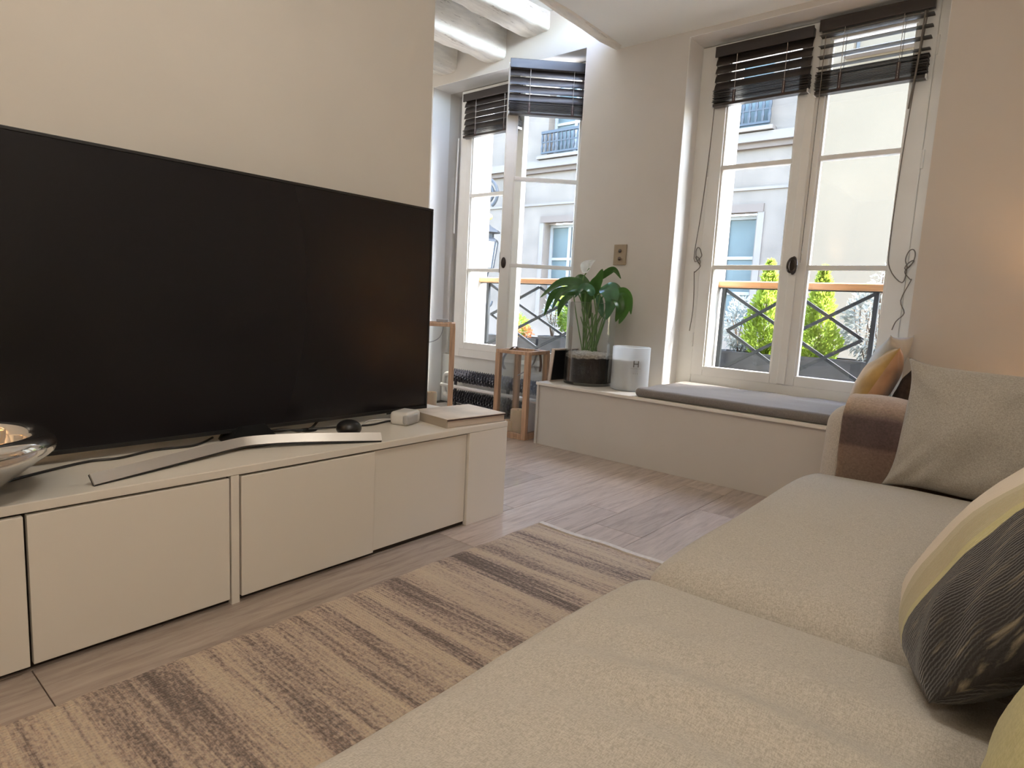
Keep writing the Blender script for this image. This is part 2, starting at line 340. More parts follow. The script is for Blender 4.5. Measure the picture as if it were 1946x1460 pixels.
def rbox(x0, x1, y0, y1, z0, z1, r, n=(12, 12, 6), disp=None):
    """rounded box with a dense skin; disp(Vector)->Vector shapes it further"""
    bm = bmesh.new(); vd = {}
    a = Vector(((x1-x0)/2, (y1-y0)/2, (z1-z0)/2)); c = Vector(((x1+x0)/2, (y1+y0)/2, (z1+z0)/2))
    r = min(r, a.x*.999, a.y*.999, a.z*.999)
    inn = Vector((a.x-r, a.y-r, a.z-r))
    def sp(i, m_, h, hi):
        # denser near the rounded ends
        t = i/m_; e = .28
        if t < e: return -h + (h-hi)*(t/e)*1.0
        if t > 1-e: return h - (h-hi)*((1-t)/e)
        return -hi + 2*hi*((t-e)/(1-2*e))
    def V(i, j, k):
        if (i, j, k) not in vd:
            p = Vector((sp(i, n[0], a.x, inn.x), sp(j, n[1], a.y, inn.y), sp(k, n[2], a.z, inn.z)))
            q = Vector([max(-inn[t], min(inn[t], p[t])) for t in range(3)])
            d = p-q
            if d.length > 1e-9:
                # cube-to-sphere remap keeps rings even
                s = d/r; s = Vector((s.x*math.sqrt(max(0, 1-s.y*s.y/2-s.z*s.z/2+s.y*s.y*s.z*s.z/3)), s.y*math.sqrt(max(0, 1-s.x*s.x/2-s.z*s.z/2+s.x*s.x*s.z*s.z/3)), s.z*math.sqrt(max(0, 1-s.y*s.y/2-s.x*s.x/2+s.y*s.y*s.x*s.x/3))))
                p = q + s.normalized()*r
            p = p + c
            if disp: p = disp(p)
            vd[(i, j, k)] = bm.verts.new(p)
        return vd[(i, j, k)]
    for (A, B, Cc) in ((0, 1, 2), (1, 2, 0), (2, 0, 1)):
        for s in (0, n[Cc]):
            for i in range(n[A]):
                for j in range(n[B]):
                    q = []
                    for (ii, jj) in ((i, j), (i+1, j), (i+1, j+1), (i, j+1)):
                        t = [0, 0, 0]; t[A] = ii; t[B] = jj; t[Cc] = s; q.append(V(*t))
                    bm.faces.new(q if s else q[::-1])
    return bm
def pillow(w, h, t, n=28, pinch=.10, wr=.006, seed=0, power=.62, sag=0, rnd_=0):
    """square cushion lying in local XY, thickness along Z"""
    bm = bmesh.new(); g = {}
    rnd = Vector((seed*3.1, seed*1.7, seed*.9))
    for s in (1, -1):
        for i in range(n+1):
            for j in range(n+1):
                edge = i in (0, n) or j in (0, n)
                if s == -1 and edge:
                    g[(s, i, j)] = g[(1, i, j)]; continue
                u = -math.cos(math.pi*i/n)*.5 + (2*i/n-1)*.5; v = -math.cos(math.pi*j/n)*.5 + (2*j/n-1)*.5
                x = u*w/2*(1 - pinch*(1-v**4)*abs(u)); y = v*h/2*(1 - pinch*(1-u**4)*abs(v))
                x *= math.sqrt(1-rnd_*v*v/2); y *= math.sqrt(1-rnd_*u*u/2)
                th = t/2*((1-u**2)*(1-v**2))**power
                cf = max(abs(u), abs(v))
                p = Vector((x*9, y*9, s*2))+rnd
                z = s*(th + wr*noise.noise(p)*(1-cf**6)) + sag*(x*x)*4
                # pulls running in from the corners
                z += s*wr*1.2*math.sin(14*(abs(u)-abs(v))+3*noise.noise(p*.6))*(abs(u*v))*(1-cf**8)
                g[(s, i, j)] = bm.verts.new((x, y, z))
        for i in range(n):
            for j in range(n):
                q = [g[(s, i, j)], g[(s, i+1, j)], g[(s, i+1, j+1)], g[(s, i, j+1)]]
                bm.faces.new(q if s == 1 else q[::-1])
    return bm
def obj(name, bm, material, parent=None, smooth=False, local=False, angle=40, sub=0):
    """link bm as ONE mesh object; its origin sits at the middle of its foot (or keeps local coordinates)"""
    bmesh.ops.recalc_face_normals(bm, faces=bm.faces)
    me = bpy.data.meshes.new(name)
    if not local and bm.verts:
        xs = [v.co for v in bm.verts]
        c = Vector(((min(v.x for v in xs)+max(v.x for v in xs))/2, (min(v.y for v in xs)+max(v.y for v in xs))/2, min(v.z for v in xs)))
        bmesh.ops.translate(bm, vec=-c, verts=bm.verts)
    else: c = Vector((0, 0, 0))
    bm.to_mesh(me); bm.free()
    mats = material if isinstance(material, (list, tuple)) else [material]
    for mm in mats: me.materials.append(M[mm] if isinstance(mm, str) else mm)
    if smooth:
        me.polygons.foreach_set('use_smooth', [True]*len(me.polygons))
        if angle < 180:
            me.set_sharp_from_angle(angle=math.radians(angle))
    o = bpy.data.objects.new(name, me); COL.objects.link(o)
    off = Vector((0, 0, 0))
    p = parent
    while p is not None and not local:
        off += p.location; p = p.parent
    o.location = c - off
    if parent: o.parent = parent
    return o
def thing(name, label, cat, loc=(0, 0, 0), rot=(0, 0, 0), group=None, kind=None):
    o = bpy.data.objects.new(name, None); COL.objects.link(o); o.location = loc; o.rotation_euler = rot; o.empty_display_size = .05
    if kind: o['kind'] = kind
    if label: o['label'] = label
    if cat: o['category'] = cat
    if group: o['group'] = group
    return o
def tag(o, label, cat, group=None, kind=None):
    if label: o['label'] = label
    if cat: o['category'] = cat
    if group: o['group'] = group
    if kind: o['kind'] = kind
    return o
def struct(name, bm, material, label=None, parent=None, **k):
    o = obj(name, bm, material, parent, **k)
    if not parent: o['kind'] = 'structure'
    if label: o['label'] = label
    return o
def share(src, parent, loc, rot=None, name=None):
    o = src.copy(); o.name = name or src.name.split('.')[0]; COL.objects.link(o); o.parent = parent; o.location = loc
    if rot is not None: o.rotation_euler = rot
    return o

# ================================================================== THE ROOM
YW, YF, YO = 4.0, 4.22, 4.60        # room face of window wall, window frame plane, outer face
XTV, YTV = -2.46, 2.20              # tv wall plane and where it ends
ZC, ZC2 = 2.80, 3.20                # plaster ceiling, ceiling between beams
XR, YB, XL = .60, -2.6, -6.2
# floor: planks run along Y
floor = struct('floor', box(XL, XR, YB, YO, -.06, -.012), 'subfloor', 'brown oak plank floor')
xs = [-4.36, -4.11, -3.87, -3.62, -3.37, -3.12, -2.87, -2.62, -2.37, -2.12, -1.875, -1.655, -1.483, -1.243, -1.0, -.76, -.51, -.26, 0, .3, .6]
joints = {-1.875: [.376, 1.80], -1.655: [2.63], -1.483: [1.1, 2.42, 3.35], -1.243: [2.20, 3.0]}
for a, b in zip(xs, xs[1:]):
    js = joints.get(a) or [random.uniform(0, 1.2), random.uniform(1.9, 2.9), ]
    ys = [YB] + sorted(js) + [YW+.2]
    for c, d in zip(ys, ys[1:]):
        obj('plank', box(a+.0012, b-.0012, c+.0012, d-.0012, -.012, 0, bev=.0012), 'plank', floor)
# window wall, openings 1 (left, down to the floor) and 2 (right, above the bench)
A0, A1, AT = -4.46, -2.81, 2.87
B0, B1, BT, BS = -2.0, -.572, 2.765, .455
bm = bmesh.new()
for (x0, x1) in ((XL, A0), (A1, B0), (B1, XR)):
    bx(bm, x0, x1, YW, YO, 0, 3.4)
bx(bm, A0, A1, YW, YO, AT, 3.4); bx(bm, B0, B1, YW, YO, BT, 3.4)
bx(bm, B0, B1, YW, YO, 0, BS-.005)
bx(bm, A0, A1, 4.27, YO, 0, .47)
struct('wall_back', bm, 'wall', 'beige plaster wall with two deep window openings')
# outer jambs (sun-bleached stone reveals outside the frames)
for i, (a, b) in enumerate(((A0-.05, -4.27), (B0-.05, -1.865), (-2.86, A1+.05), (B1-.03, B1+.05))):
    struct('trim_%d' % (i+1), box(a, b, 4.34, YO+.012, .2, 2.9), 'ext_white', 'white outer window jamb')
M['reveal'] = mat('reveal_skylit_tone', (.80, .79, .77), .7, spec=.3)  # paler than the wall: skylight on the reveals put into the colour
for i, (a0, a1, t, z0) in enumerate(((A0, A1, AT, 0), (B0, B1, BT, BS))):
    bm = bmesh.new()
    bx(bm, a0, a0+.003, YW+.001, 4.215, z0, t-.003); bx(bm, a1-.003, a1, YW+.001, 4.215, z0, t-.003); bx(bm, a0, a1, YW+.001, 4.215, t-.003, t)
    struct('trim_%d' % (i+7), bm, 'reveal', 'window reveal lining in a pale skylit tone')
# tv wall: thick partition ending beside the left window
struct('wall_left', box(XL, XTV, YB, YTV, 0, 3.4), 'wall_tv', 'beige wall behind the television')
struct('wall_right', box(XR, XR+.15, YB, YW, 0, 3.4), 'wall')
struct('wall_front', box(XL, XR, YB-.15, YB, 0, 3.4), 'wall')
struct('wall_far_left', box(XL-.15, XL, YTV-.5, YO, 0, 3.4), 'wall')
# ceiling: flat plaster right of the edge beam, higher between the beams on the left
bm = bmesh.new(); bx(bm, -2.52, XR, YB, YW+.01, ZC, ZC+.25); bx(bm, XL, -2.52, YB, YW+.01, ZC2, ZC2+.15)
struct('ceiling', bm, 'ceiling', 'off-white plaster ceiling stepping up to exposed beams')

def beam(p0, p1, w, h, seed, taper=.0, bot=.03):
    """hand-hewn beam: irregular rounded section between two points given at its lower right edge"""
    bm = bmesh.new(); n = 28; seg = 20; rings = []
    p0 = Vector(p0); p1 = Vector(p1); d = (p1-p0).normalized(); side = Vector((-d.y, d.x, 0)).normalized()
    for i in range(n+1):
        t = i/n; c = p0.lerp(p1, t); ring = []
        for k in range(seg):
            a = 2*math.pi*k/seg; ca, sa = math.cos(a), math.sin(a)
            x = math.copysign(abs(ca)**.30, ca)*w/2; z = math.copysign(abs(sa)**.30, sa)*h/2
            q = c + side*(x+w/2) + Vector((0, 0, z+h/2))
            nn_ = noise.noise(Vector((q.x*5+seed, q.y*2.2, q.z*6)))*.022 + noise.noise(Vector((q.x*18+seed, q.y*8, q.z*18)))*.012
            ring.append(bm.verts.new(q + (side*ca + Vector((0, 0, sa)))*nn_))
        rings.append(ring)
    for a, b in zip(rings, rings[1:]):
        for k in range(seg): bm.faces.new((a[k], a[(k+1) % seg], b[(k+1) % seg], b[k]))
    bm.faces.new(rings[0][::-1]); bm.faces.new(rings[-1])
    return bm
beams = [((-4.36, 2.3, 2.96), (-4.17, 4.03, 2.955), .24, .26, 1), ((-3.78, 2.3, 2.95), (-3.60, 4.03, 2.95), .24, .27, 5),
         ((-3.36, 2.3, 3.07), (-3.17, 4.03, 3.065), .22, .2, 9), ((-2.53, -2.5, 2.785), (-2.47, 4.03, 2.785), .10, .24, 13)]
lab = ['whitewashed rough ceiling beam nearest the television wall corner', 'thick cracked whitewashed ceiling beam in the middle of the row', 'shallow whitewashed ceiling beam above the open window sash', 'smooth white beam edging the flat plaster ceiling']
for i, (a, b, w, h, s) in enumerate(beams):
    o = obj('ceiling_beam', beam(a, b, w, h, s), 'beam', smooth=True, angle=60); tag(o, lab[i], 'beam', 'exposed ceiling beams')

# ------------------------------------------------------------------ windows
def blind(name, label, x0, x1, ztop, n, pitch, tilt, stack, mtx=None, yb=4.165, cords=()):
    """wooden venetian blind; built facing -Y at plane yb, then moved by mtx"""
    root = thing('venetian_blind', label, 'blind', (0, 0, 0), group='dark wooden venetian blinds')
    root.location = ((x0+x1)/2, yb, ztop)
    L = root.location.copy(); w = x1-x0
    def put(nm, bm_, mt, **k):
        bmesh.ops.translate(bm_, vec=-L, verts=bm_.verts); return obj(nm, bm_, mt, root, local=True, **k)
    put('head_rail', box(x0, x1, yb-.022, yb+.022, ztop-.052, ztop, bev=.004), 'blind')
    put('valance', box(x0-.004, x1+.004, yb-.034, yb-.025, ztop-.062, ztop+.004, bev=.003), 'blind')
    bm_ = bmesh.new(); hw = .030
    vs = []
    for s in (0, 1):
        row = []
        for k in range(7):
            t = -1+2*k/6; row.append((t*hw, .004*(1-t*t) + s*.0028))
        vs.append(row)
    A = [[bm_.verts.new((X, y, z)) for (y, z) in vs[0]] for X in (-w/2, w/2)]; B = [[bm_.verts.new((X, y, z)) for (y, z) in vs[1]] for X in (-w/2, w/2)]
    for k in range(6):
        bm_.faces.new((A[0][k], A[0][k+1], A[1][k+1], A[1][k])); bm_.faces.new((B[0][k], B[1][k], B[1][k+1], B[0][k+1]))
    for e in (0, 1):
        bm_.faces.new(A[e] + B[e][::-1])
    bm_.faces.new((A[0][0], A[1][0], B[1][0], B[0][0])); bm_.faces.new((A[0][6], B[0][6], B[1][6], A[1][6]))
    first = obj('slat', bm_, 'blind', root, local=True)
    z = -.052-pitch*.55
    for i in range(n):
        rot = (math.radians(tilt + random.uniform(-4, 4)), 0, random.uniform(-.003, .003))
        o = first if i == 0 else share(first, root, (0, 0, 0))
        o.location = (0, 0, z); o.rotation_euler = rot; z -= pitch
    z += pitch*.45
    ns = int(stack/.0075)
    for i in range(ns):
        o = share(first, root, (random.uniform(-.003, .003), random.uniform(-.002, .002), z), (math.radians(random.uniform(-3, 3)), 0, random.uniform(-.004, .004))); z -= .0075
    zb = z + L.z
    put('bottom_rail', box(x0, x1, yb-.026, yb+.026, zb-.018, zb, bev=.004), 'blind')
    for t in (.24, .76) if w < .7 else (.2, .5, .8):
        X = x0+w*t
        for dy in (-.029, .029):
            put('ladder_cord', tube([(X, yb+dy, ztop-.05), (X, yb+dy, zb)], .0017, 5), 'ladder')
        put('ladder_tape', box(X-.010, X+.010, yb-.0285, yb-.0275, zb-.012, zb+stack*.8), 'coverdark')
    for X in (x0, x1):
        put('end_cap', box(X-.004, X+.004, yb-.028, yb+.028, zb-.019, zb+.001, bev=.002), 'white')
    for P, r_ in cords:
        put('pull_cord', tube(spline(P, 4), r_, 6), 'cord', smooth=True)
    if mtx: 
        root.matrix_world = mtx @ Matrix.Translation(L)
    return root
def sash(win, x0, x1, z0, z1, transoms, y0, y1, st, en, rail=.066, top=.08, mtx=None, name='sash'):
    """one casement leaf: stiles, rails and glazing bars in one joinery mesh, each pane its own"""
    bm = bmesh.new()
    bx(bm, x0, x0+st, y0, y1, z0, z1, bev=.005); bx(bm, x1-en, x1, y0, y1, z0, z1, bev=.005)
    bx(bm, x0+st, x1-en, y0+.002, y1-.002, z0, z0+rail, bev=.004); bx(bm, x0+st, x1-en, y0+.002, y1-.002, z1-top, z1, bev=.004)
    for t in transoms: bx(bm, x0+st, x1-en, y0+.006, y1-.006, t-.015, t+.015, bev=.004)
    # glazing bead
    for X in (x0+st, x1-en-.012): bx(bm, X, X+.012, y0+.012, y1-.012, z0+rail, z1-top)
    if mtx: bmesh.ops.transform(bm, matrix=mtx, verts=bm.verts)
    s = obj(name, bm, 'winpaint', win)
    zs = [z0+rail] + list(transoms) + [z1-top]; ym = (y0+y1)/2
    for a, b in zip(zs, zs[1:]):
        p = box(x0+st, x1-en, ym-.002, ym+.002, a+.012, b-.012)
        if mtx: bmesh.ops.transform(p, matrix=mtx, verts=p.verts)
        obj('pane', p, 'pane', s)
    return s
def frame(win, x0, x1, z0, z1, w, y0=4.21, y1=4.33, bot=.10):
    bm = bmesh.new()
    bx(bm, x0, x0+w, y0, y1, z0, z1, bev=.006); bx(bm, x1-w, x1, y0, y1, z0, z1, bev=.006)
    bx(bm, x0+w, x1-w, y0, y1, z1-.05, z1, bev=.004); bx(bm, x0+w, x1-w, y0, y1+.08, z0, z0+bot, bev=.006)
    return obj('window_frame', bm, 'winpaint', win)
def hinges(s, X, zs, y=4.205):
    for z in zs:
        bm = tube([(X, y, z-.05), (X, y, z+.05)], .007, 8); obj('hinge', bm, 'winpaint', s, smooth=True)
# window 2 (right, closed pair)
w2 = thing('window_2', 'closed white casement window above the bench', None, (-1.265, 4.25, .46), kind='structure')
frame(w2, -2.012, -.522, .46, 2.76, .126)
sL = sash(w2, -1.887, -1.268, .555, 2.72, (1.304, 1.962), 4.205, 4.265, .085, .072)
sR = sash(w2, -1.266, -.648, .555, 2.72, (1.304, 1.962), 4.205, 4.265, .077, .096)
hinges(sL, -1.893, (.80, 1.96, 2.5)); hinges(sR, -.642, (.80, 1.9, 2.5))
obj('astragal', box(-1.292, -1.240, 4.192, 4.206, .56, 2.715, bev=.006), 'winpaint', sR)
h = obj('handle', lathe([(0, 0), (.014, 0), (.019, .004), (.019, .009), (0, .012)], 20), 'bronze', sR)   # replaced by shaped knob below
bpy.data.objects.remove(h)
bm = bmesh.new()
lathe([(0, -.006), (.02, -.006), (.024, 0), (.02, .006), (0, .006)], 24, bm=bm)
bmesh.ops.scale(bm, vec=(1, 2.4, 1), verts=bm.verts); bmesh.ops.rotate(bm, matrix=Matrix.Rotation(math.pi/2, 3, 'X'), verts=bm.verts)
bmesh.ops.translate(bm, vec=(-1.262, 4.187, 1.315), verts=bm.verts); pl = obj('handle_plate', bm, 'bronze', sR, smooth=True)
ring = [(-1.262+.026*math.cos(a), 4.158+.01*math.sin(a), 1.315+.045*math.sin(a)) for a in [2*math.pi*k/24 for k in range(25)]]
obj('handle', tube(ring, .0075, 8), 'bronze', sR, smooth=True)
Y_ = 4.185
def loops(cx, cz, y, sgn):
    P = []
    for k in range(26):
        a = k/25*2*math.pi*2.5
        P.append((cx + sgn*.022*math.cos(a)*(1-.2*k/25), y-.004*math.sin(a*1.3), cz + .085*math.sin(a*.5+.4)*math.cos(a*.21) + .02*math.sin(a)))
    return P
# cords of the two blinds, hung up in loops on the jambs
CL = [([(-1.868, Y_-.02, 2.66), (-1.872, Y_-.01, 2.2), (-1.90, Y_, 1.7), (-1.925, Y_, 1.36)] + loops(-1.895, 1.34, Y_, 1) + [(-1.905, Y_, 1.15), (-1.9, Y_, 1.0), (-1.912, Y_, .86)], .003)]
CR_ = [([(-.70, Y_-.02, 2.68), (-.735, Y_-.01, 2.0), (-.745, Y_, 1.45), (-.73, Y_, 1.30), (-.66, Y_, 1.22), (-.645, Y_, 1.3)] + loops(-.635, 1.31, Y_, -1) + [(-.655, Y_, 1.12), (-.63, Y_, 1.05), (-.665, Y_, 1.0), (-.68, Y_, .95)], .003),
       ([(-.705, 4.125, 2.66), (-.712, 4.125, 2.4), (-.728, 4.125, 2.16)], .005), ([(-1.20, 4.13, 2.64), (-1.205, 4.14, 2.0), (-1.212, 4.15, 1.33)], .0025)]
blind('b', 'dark venetian blind with slats tilted shut on the left sash of the bench window', -1.872, -1.275, 2.715, 4, .053, 66, .085, cords=CL)
blind('b', 'dark venetian blind with open slats and a thick bundled foot', -1.238, -.668, 2.735, 4, .059, 5, .110, cords=CR_)
# window 1 (left): closed left leaf, right leaf swung into the room
w1 = thing('window_1', 'white casement window with its right leaf open', None, (-3.55, 4.25, .46), kind='structure')
frame(w1, -4.30, -2.80, .46, 2.86, .085)
obj('apron_panel', box(-4.46, -2.81, 4.235, 4.27, 0, .46, bev=.004), 'winpaint', w1)
sash(w1, -4.215, -3.545, .535, 2.82, (1.268, 1.935), 4.205, 4.265, .065, .085)
HX, HY = -2.895, 4.235
LEAF = Matrix.Translation((HX, HY, 0)) @ Matrix.Rotation(math.radians(43.5), 4, 'Z') @ Matrix.Translation((-HX, -HY, 0))
WL = .655
lf = sash(w1, HX-WL, HX, .535, 2.80, (1.285, 1.95), 4.205, 4.262, .078, .075, mtx=LEAF, name='open_sash')
bm = lathe([(0, -.004), (.012, -.004), (.02, 0), (.012, .006), (0, .014)], 12); bmesh.ops.scale(bm, vec=(1, 2.2, 1), verts=bm.verts)
bmesh.ops.rotate(bm, matrix=Matrix.Rotation(math.pi/2, 3, 'X'), verts=bm.verts); bmesh.ops.translate(bm, vec=(HX-WL+.028, 4.198, 1.30), verts=bm.verts)
bmesh.ops.transform(bm, matrix=LEAF, verts=bm.verts); obj('keeper', bm, 'bronze', lf, smooth=True)
bm = box(HX-WL-.004, HX-WL+.001, 4.215, 4.25, 1.22, 1.38); bmesh.ops.transform(bm, matrix=LEAF, verts=bm.verts); obj('strike_plate', bm, 'bronze', lf)
blind('b', 'dark venetian blind on the narrow left sash beside the television wall', -4.205, -3.56, 2.80, 5, .050, 68, .05)
blind('b', 'dark venetian blind hanging on the window leaf that stands open', HX-WL+.01, HX-.01, 2.80, 4, .060, 68, .075, mtx=LEAF)
def cord(name, label, pts, r=.003, n=8, mt='cord', cat='cord'):
    o = obj(name, tube(spline(pts, n), r, 6), mt, smooth=True); return tag(o, label, cat)
cord('window_pull', 'white pull rod beside the narrow window sash', [(-4.30, 4.185, 2.45), (-4.305, 4.18, 2.0), (-4.31, 4.18, 1.60)], .008, 3, 'white', 'rod')

# ------------------------------------------------------------------ bench under window 2
bn = thing('window_bench', 'low built-in white bench running under the right window', 'bench', (-1.1, 3.7, 0))
obj('front_panel', box(-2.69, .58, 3.512, 3.535, 0, .425, bev=.002), 'wall', bn)
obj('end_panel', box(-2.708, -2.69, 3.500, YW-.002, 0, .425, bev=.002), 'wall', bn)
obj('bench_top', box(-2.712, .585, 3.492, YW-.001, .425, .446, bev=.004), 'cabinet', bn)
# sill inside the opening
struct('trim_5', box(B0+.002, B1-.002, YW, 4.21, .44, .452), 'cabinet')
def seatdisp(p):
    # soft top with a few creases
    if p.z > .47:
        p = p + Vector((0, 0, .006*noise.noise(Vector((p.x*5, p.y*7, 1))) + .004*math.sin(p.x*16+p.y*22+3*noise.noise(p*3))*max(0, noise.noise(Vector((p.x*2.2, p.y*2, 4)))+.25)))
    return p
o = obj('bench_cushion', rbox(-1.935, -.58, 3.505, 4.19, .447, .502, .026, (60, 30, 6), seatdisp), 'seatgrey', smooth=True, angle=180)
tag(o, 'long thin grey seat cushion on the window bench', 'cushion')

# ------------------------------------------------------------------ radiator in the left niche
rd = thing('radiator', 'black finned tube radiator low under the left window', 'radiator', (-3.6, 4.13, .05))
for z in (.292, .096):
    X0, X1 = -4.20, -2.86
    prof_pts = []
    nf = 40; first = None
    for k in range(nf):
        x = X0 + (X1-X0)*(k+.5)/nf
        if first is None:
            bm = bmesh.new(); nt = 26; lo_ = []; hi_ = []
            for q_ in range(nt):
                a = 2*math.pi*q_/nt; r = .064 if q_ % 2 else .048
                lo_.append(bm.verts.new((-.004, r*math.cos(a), r*math.sin(a)))); hi_.append(bm.verts.new((.004, r*math.cos(a), r*math.sin(a))))
            bm.faces.new(lo_); bm.faces.new(hi_[::-1])
            for q_ in range(nt): bm.faces.new((lo_[q_], lo_[(q_+1) % nt], hi_[(q_+1) % nt], hi_[q_]))
            first = obj('fin', bm, 'iron2', rd, local=True); o = first
        else: o = share(first, rd, (0, 0, 0))
        o.location = Vector((x, 4.12, z)) - rd.location; o.rotation_euler = (k*.12, 0, .14)
    obj('tube', tube([(X0-.02, 4.12, z), (X1+.02, 4.12, z)], .028, 14), 'iron2', rd, smooth=True)
obj('pipe_bend', tube(spline([(-4.20, 4.12, .292), (-4.27, 4.12, .29), (-4.30, 4.12, .25), (-4.30, 4.12, .14), (-4.27, 4.12, .098), (-4.2, 4.12, .096)], 6), .022, 12), 'pipe', rd, smooth=True)
obj('collar', tube([(-4.215, 4.12, .292), (-4.235, 4.12, .292)], .034, 14), 'pipe', rd)
obj('collar', tube([(-4.215, 4.12, .096), (-4.235, 4.12, .096)], .034, 14), 'pipe', rd)
obj('supply_pipe', tube(spline([(-4.28, 4.06, .195), (-4.1, 4.06, .195), (-3.4, 4.06, .195), (-2.86, 4.06, .195)], 6), .016, 10), 'pipe', rd, smooth=True)
bm = bmesh.new()
for X in (-4.15, -3.5, -2.95): bx(bm, X-.01, X+.01, 4.11, 4.13, 0, .24)
obj('bracket', bm, 'iron2', rd)

# ------------------------------------------------------------------ lanterns with candles
def candle(label, x, y, r, h, z0, group='pillar candles'):
    t = thing('pillar_candle', label, 'candle', (x, y, z0), group=group)
    obj('wax', lathe([(0, 0), (r*.96, 0), (r, .006), (r, h-.006), (r*.93, h+.002), (r*.82, h-.002), (r*.72, h-.018), (0, h-.022)], 28, (x, y, z0)), 'wax', t, smooth=True)
    obj('wick', tube([(x, y, z0+h-.022), (x+.001, y, z0+h-.008), (x+.004, y, z0+h-.001)], .0016, 6), 'wick', t)
    return t
def lantern(label, cx, cy, s, H, rz, strap, z0=0, mt='lantern'):
    t = thing('candle_lantern', label, 'lantern', (cx, cy, z0), (0, 0, rz), 'wooden lanterns by the left window')
    h = s/2; p = .019
    obj('base', box(-h, h, -h, h, 0, .014, bev=.003), mt, t, local=True)
    for sx in (-1, 1):
        for sy in (-1, 1):
            X = sx*(h-p); Yy = sy*(h-p)
            obj('post', box(X-p, X+p, Yy-p, Yy+p, .014, H-.026, bev=.003), mt, t, local=True)
    for zz, nm in ((.014, 'bottom_rail'), (H-.026, 'top_rail')):
        hh = .03 if nm == 'bottom_rail' else .026
        for k in range(4):
            b_ = box(-h+.002, h-.002, -h+.001, -h+.030, zz, zz+hh, bev=.003); bmesh.ops.rotate(b_, matrix=Matrix.Rotation(k*math.pi/2, 3, 'Z'), verts=b_.verts)
            obj(nm, b_, mt, t, local=True)
    for k in range(4):
        b_ = box(-h+2*p, h-2*p, -h+.014, -h+.017, .044, H-.026); bmesh.ops.rotate(b_, matrix=Matrix.Rotation(k*math.pi/2, 3, 'Z'), verts=b_.verts)
        obj('glass_side', b_, 'clear', t, local=True)
    # strap: flat band
    def band(pts, w, th, m_):
        P = spline(pts, 8); bm = bmesh.new(); rr = []
        for i, q in enumerate(P):
            d = (P[min(i+1, len(P)-1)]-P[max(0, i-1)]).normalized(); side = Vector((0, 1, 0)); side = (side - d*side.dot(d)).normalized(); nn_ = d.cross(side)
            rr.append([bm.verts.new(q+side*a*w/2+nn_*b*th/2) for a, b in ((-1, -1), (1, -1), (1, 1), (-1, 1))])
        for a, b in zip(rr, rr[1:]):
            for k in range(4): bm.faces.new((a[k], a[(k+1) % 4], b[(k+1) % 4], b[k]))
        bm.faces.new(rr[0][::-1]); bm.faces.new(rr[-1])
        return obj('strap', bm, m_, t, local=True, smooth=True)
    if strap == 'leather':
        band([(-h-.002, -.01, H-.16), (-h-.028, -.01, H-.12), (-h-.012, -.01, H-.06), (-h+.05, -.01, H+.004), (-h+.09, -.01, H+.018), (-h+.10, -.01, H+.004)], .026, .005, 'leather')
        band([(h+.002, .01, H-.15), (h+.006, .01, H-.09), (h-.01, .01, H-.01), (h-.05, .01, H+.006)], .026, .005, 'leather')
        band([(-.05, .02, H-.20), (.03, .02, H-.15), (.08, .02, H-.10), (.105, .02, H-.03)], .02, .004, 'strapgrey')
    else:
        band([(-.12, -.02, H-.16), (-.03, -.02, H-.15), (.03, -.02, H-.11), (.055, -.02, H-.03), (.05, -.02, H+.012), (.02, -.02, H+.014)], .03, .005, 'strapgrey')
        obj('buckle', box(.0, .09, -.045, .005, H+.004, H+.026, bev=.005), 'greyface', t, local=True)
    return t
lantern('wooden lantern with leather strap standing against the bench end', -2.955, 3.63, .295, .648, math.radians(6), 'leather')
lantern('taller wooden lantern with grey strap half hidden behind the television', -3.555, 3.30, .29, .815, math.radians(45), 'grey')
candle('tallest cream candle inside the lantern beside the bench', -2.895, 3.69, .058, .235, .015)
candle('medium cream candle with sunken rim inside the lantern beside the bench', -2.945, 3.59, .054, .185, .015)
candle('short cream candle at the cabinet side of the lantern', -2.99, 3.555, .045, .10, .015)
candle('cream candle inside the lantern half hidden by the television', -3.555, 3.27, .045, .26, .015)

# ------------------------------------------------------------------ things on the bench
# glass vase with soil
vx, vy = -2.445, 3.745; VR, VH = .172, .575; Z0 = .447
vz = thing('glass_vase', 'tall clear glass cylinder vase holding dark soil', 'vase', (vx, vy, Z0))
obj('vase_wall', lathe([(0, 0), (VR-.012, 0), (VR-.003, .004), (VR, .014), (VR, VH-.003), (VR-.003, VH), (VR-.006, VH-.003), (VR-.006, .024), (VR-.02, .020), (0, .020)], 56, (vx, vy, Z0)), 'clear', vz, smooth=True)
sr = VR-.007
bm = bmesh.new(); seg = 48; rings = []
for (r, z) in ((0, .021), (sr, .021), (sr, .08), (sr, .14), (sr, .19)):
    rings.append([bm.verts.new((vx+r*math.cos(2*math.pi*k/seg), vy+r*math.sin(2*math.pi*k/seg), Z0+z+(.012*noise.noise(Vector((math.cos(k*.131*2)*2, math.sin(k*.131*2)*2, 3))) if z > .18 else 0))) for k in range(seg)])
for a, b in zip(rings, rings[1:]):
    for k in range(seg): bm.faces.new((a[k], a[(k+1) % seg], b[(k+1) % seg], b[k]))
obj('soil', bm, 'soil', vz, smooth=True)
bm = bmesh.new(); rings = []
for (r, z) in ((sr, .19), (sr, .212), (sr*.9, .222), (sr*.6, .228), (sr*.3, .236), (.0005, .24)):
    rings.append([bm.verts.new((vx+r*math.cos(2*math.pi*k/seg), vy+r*math.sin(2*math.pi*k/seg), Z0+z+.016*noise.noise(Vector((math.cos(2*math.pi*k/seg)*r*22, math.sin(2*math.pi*k/seg)*r*22, 3))))) for k in range(seg)])
for a, b in zip(rings, rings[1:]):
    for k in range(seg): bm.faces.new((a[k], a[(k+1) % seg], b[(k+1) % seg], b[k]))
obj('soil_crust', bm, 'peb', vz, smooth=True)
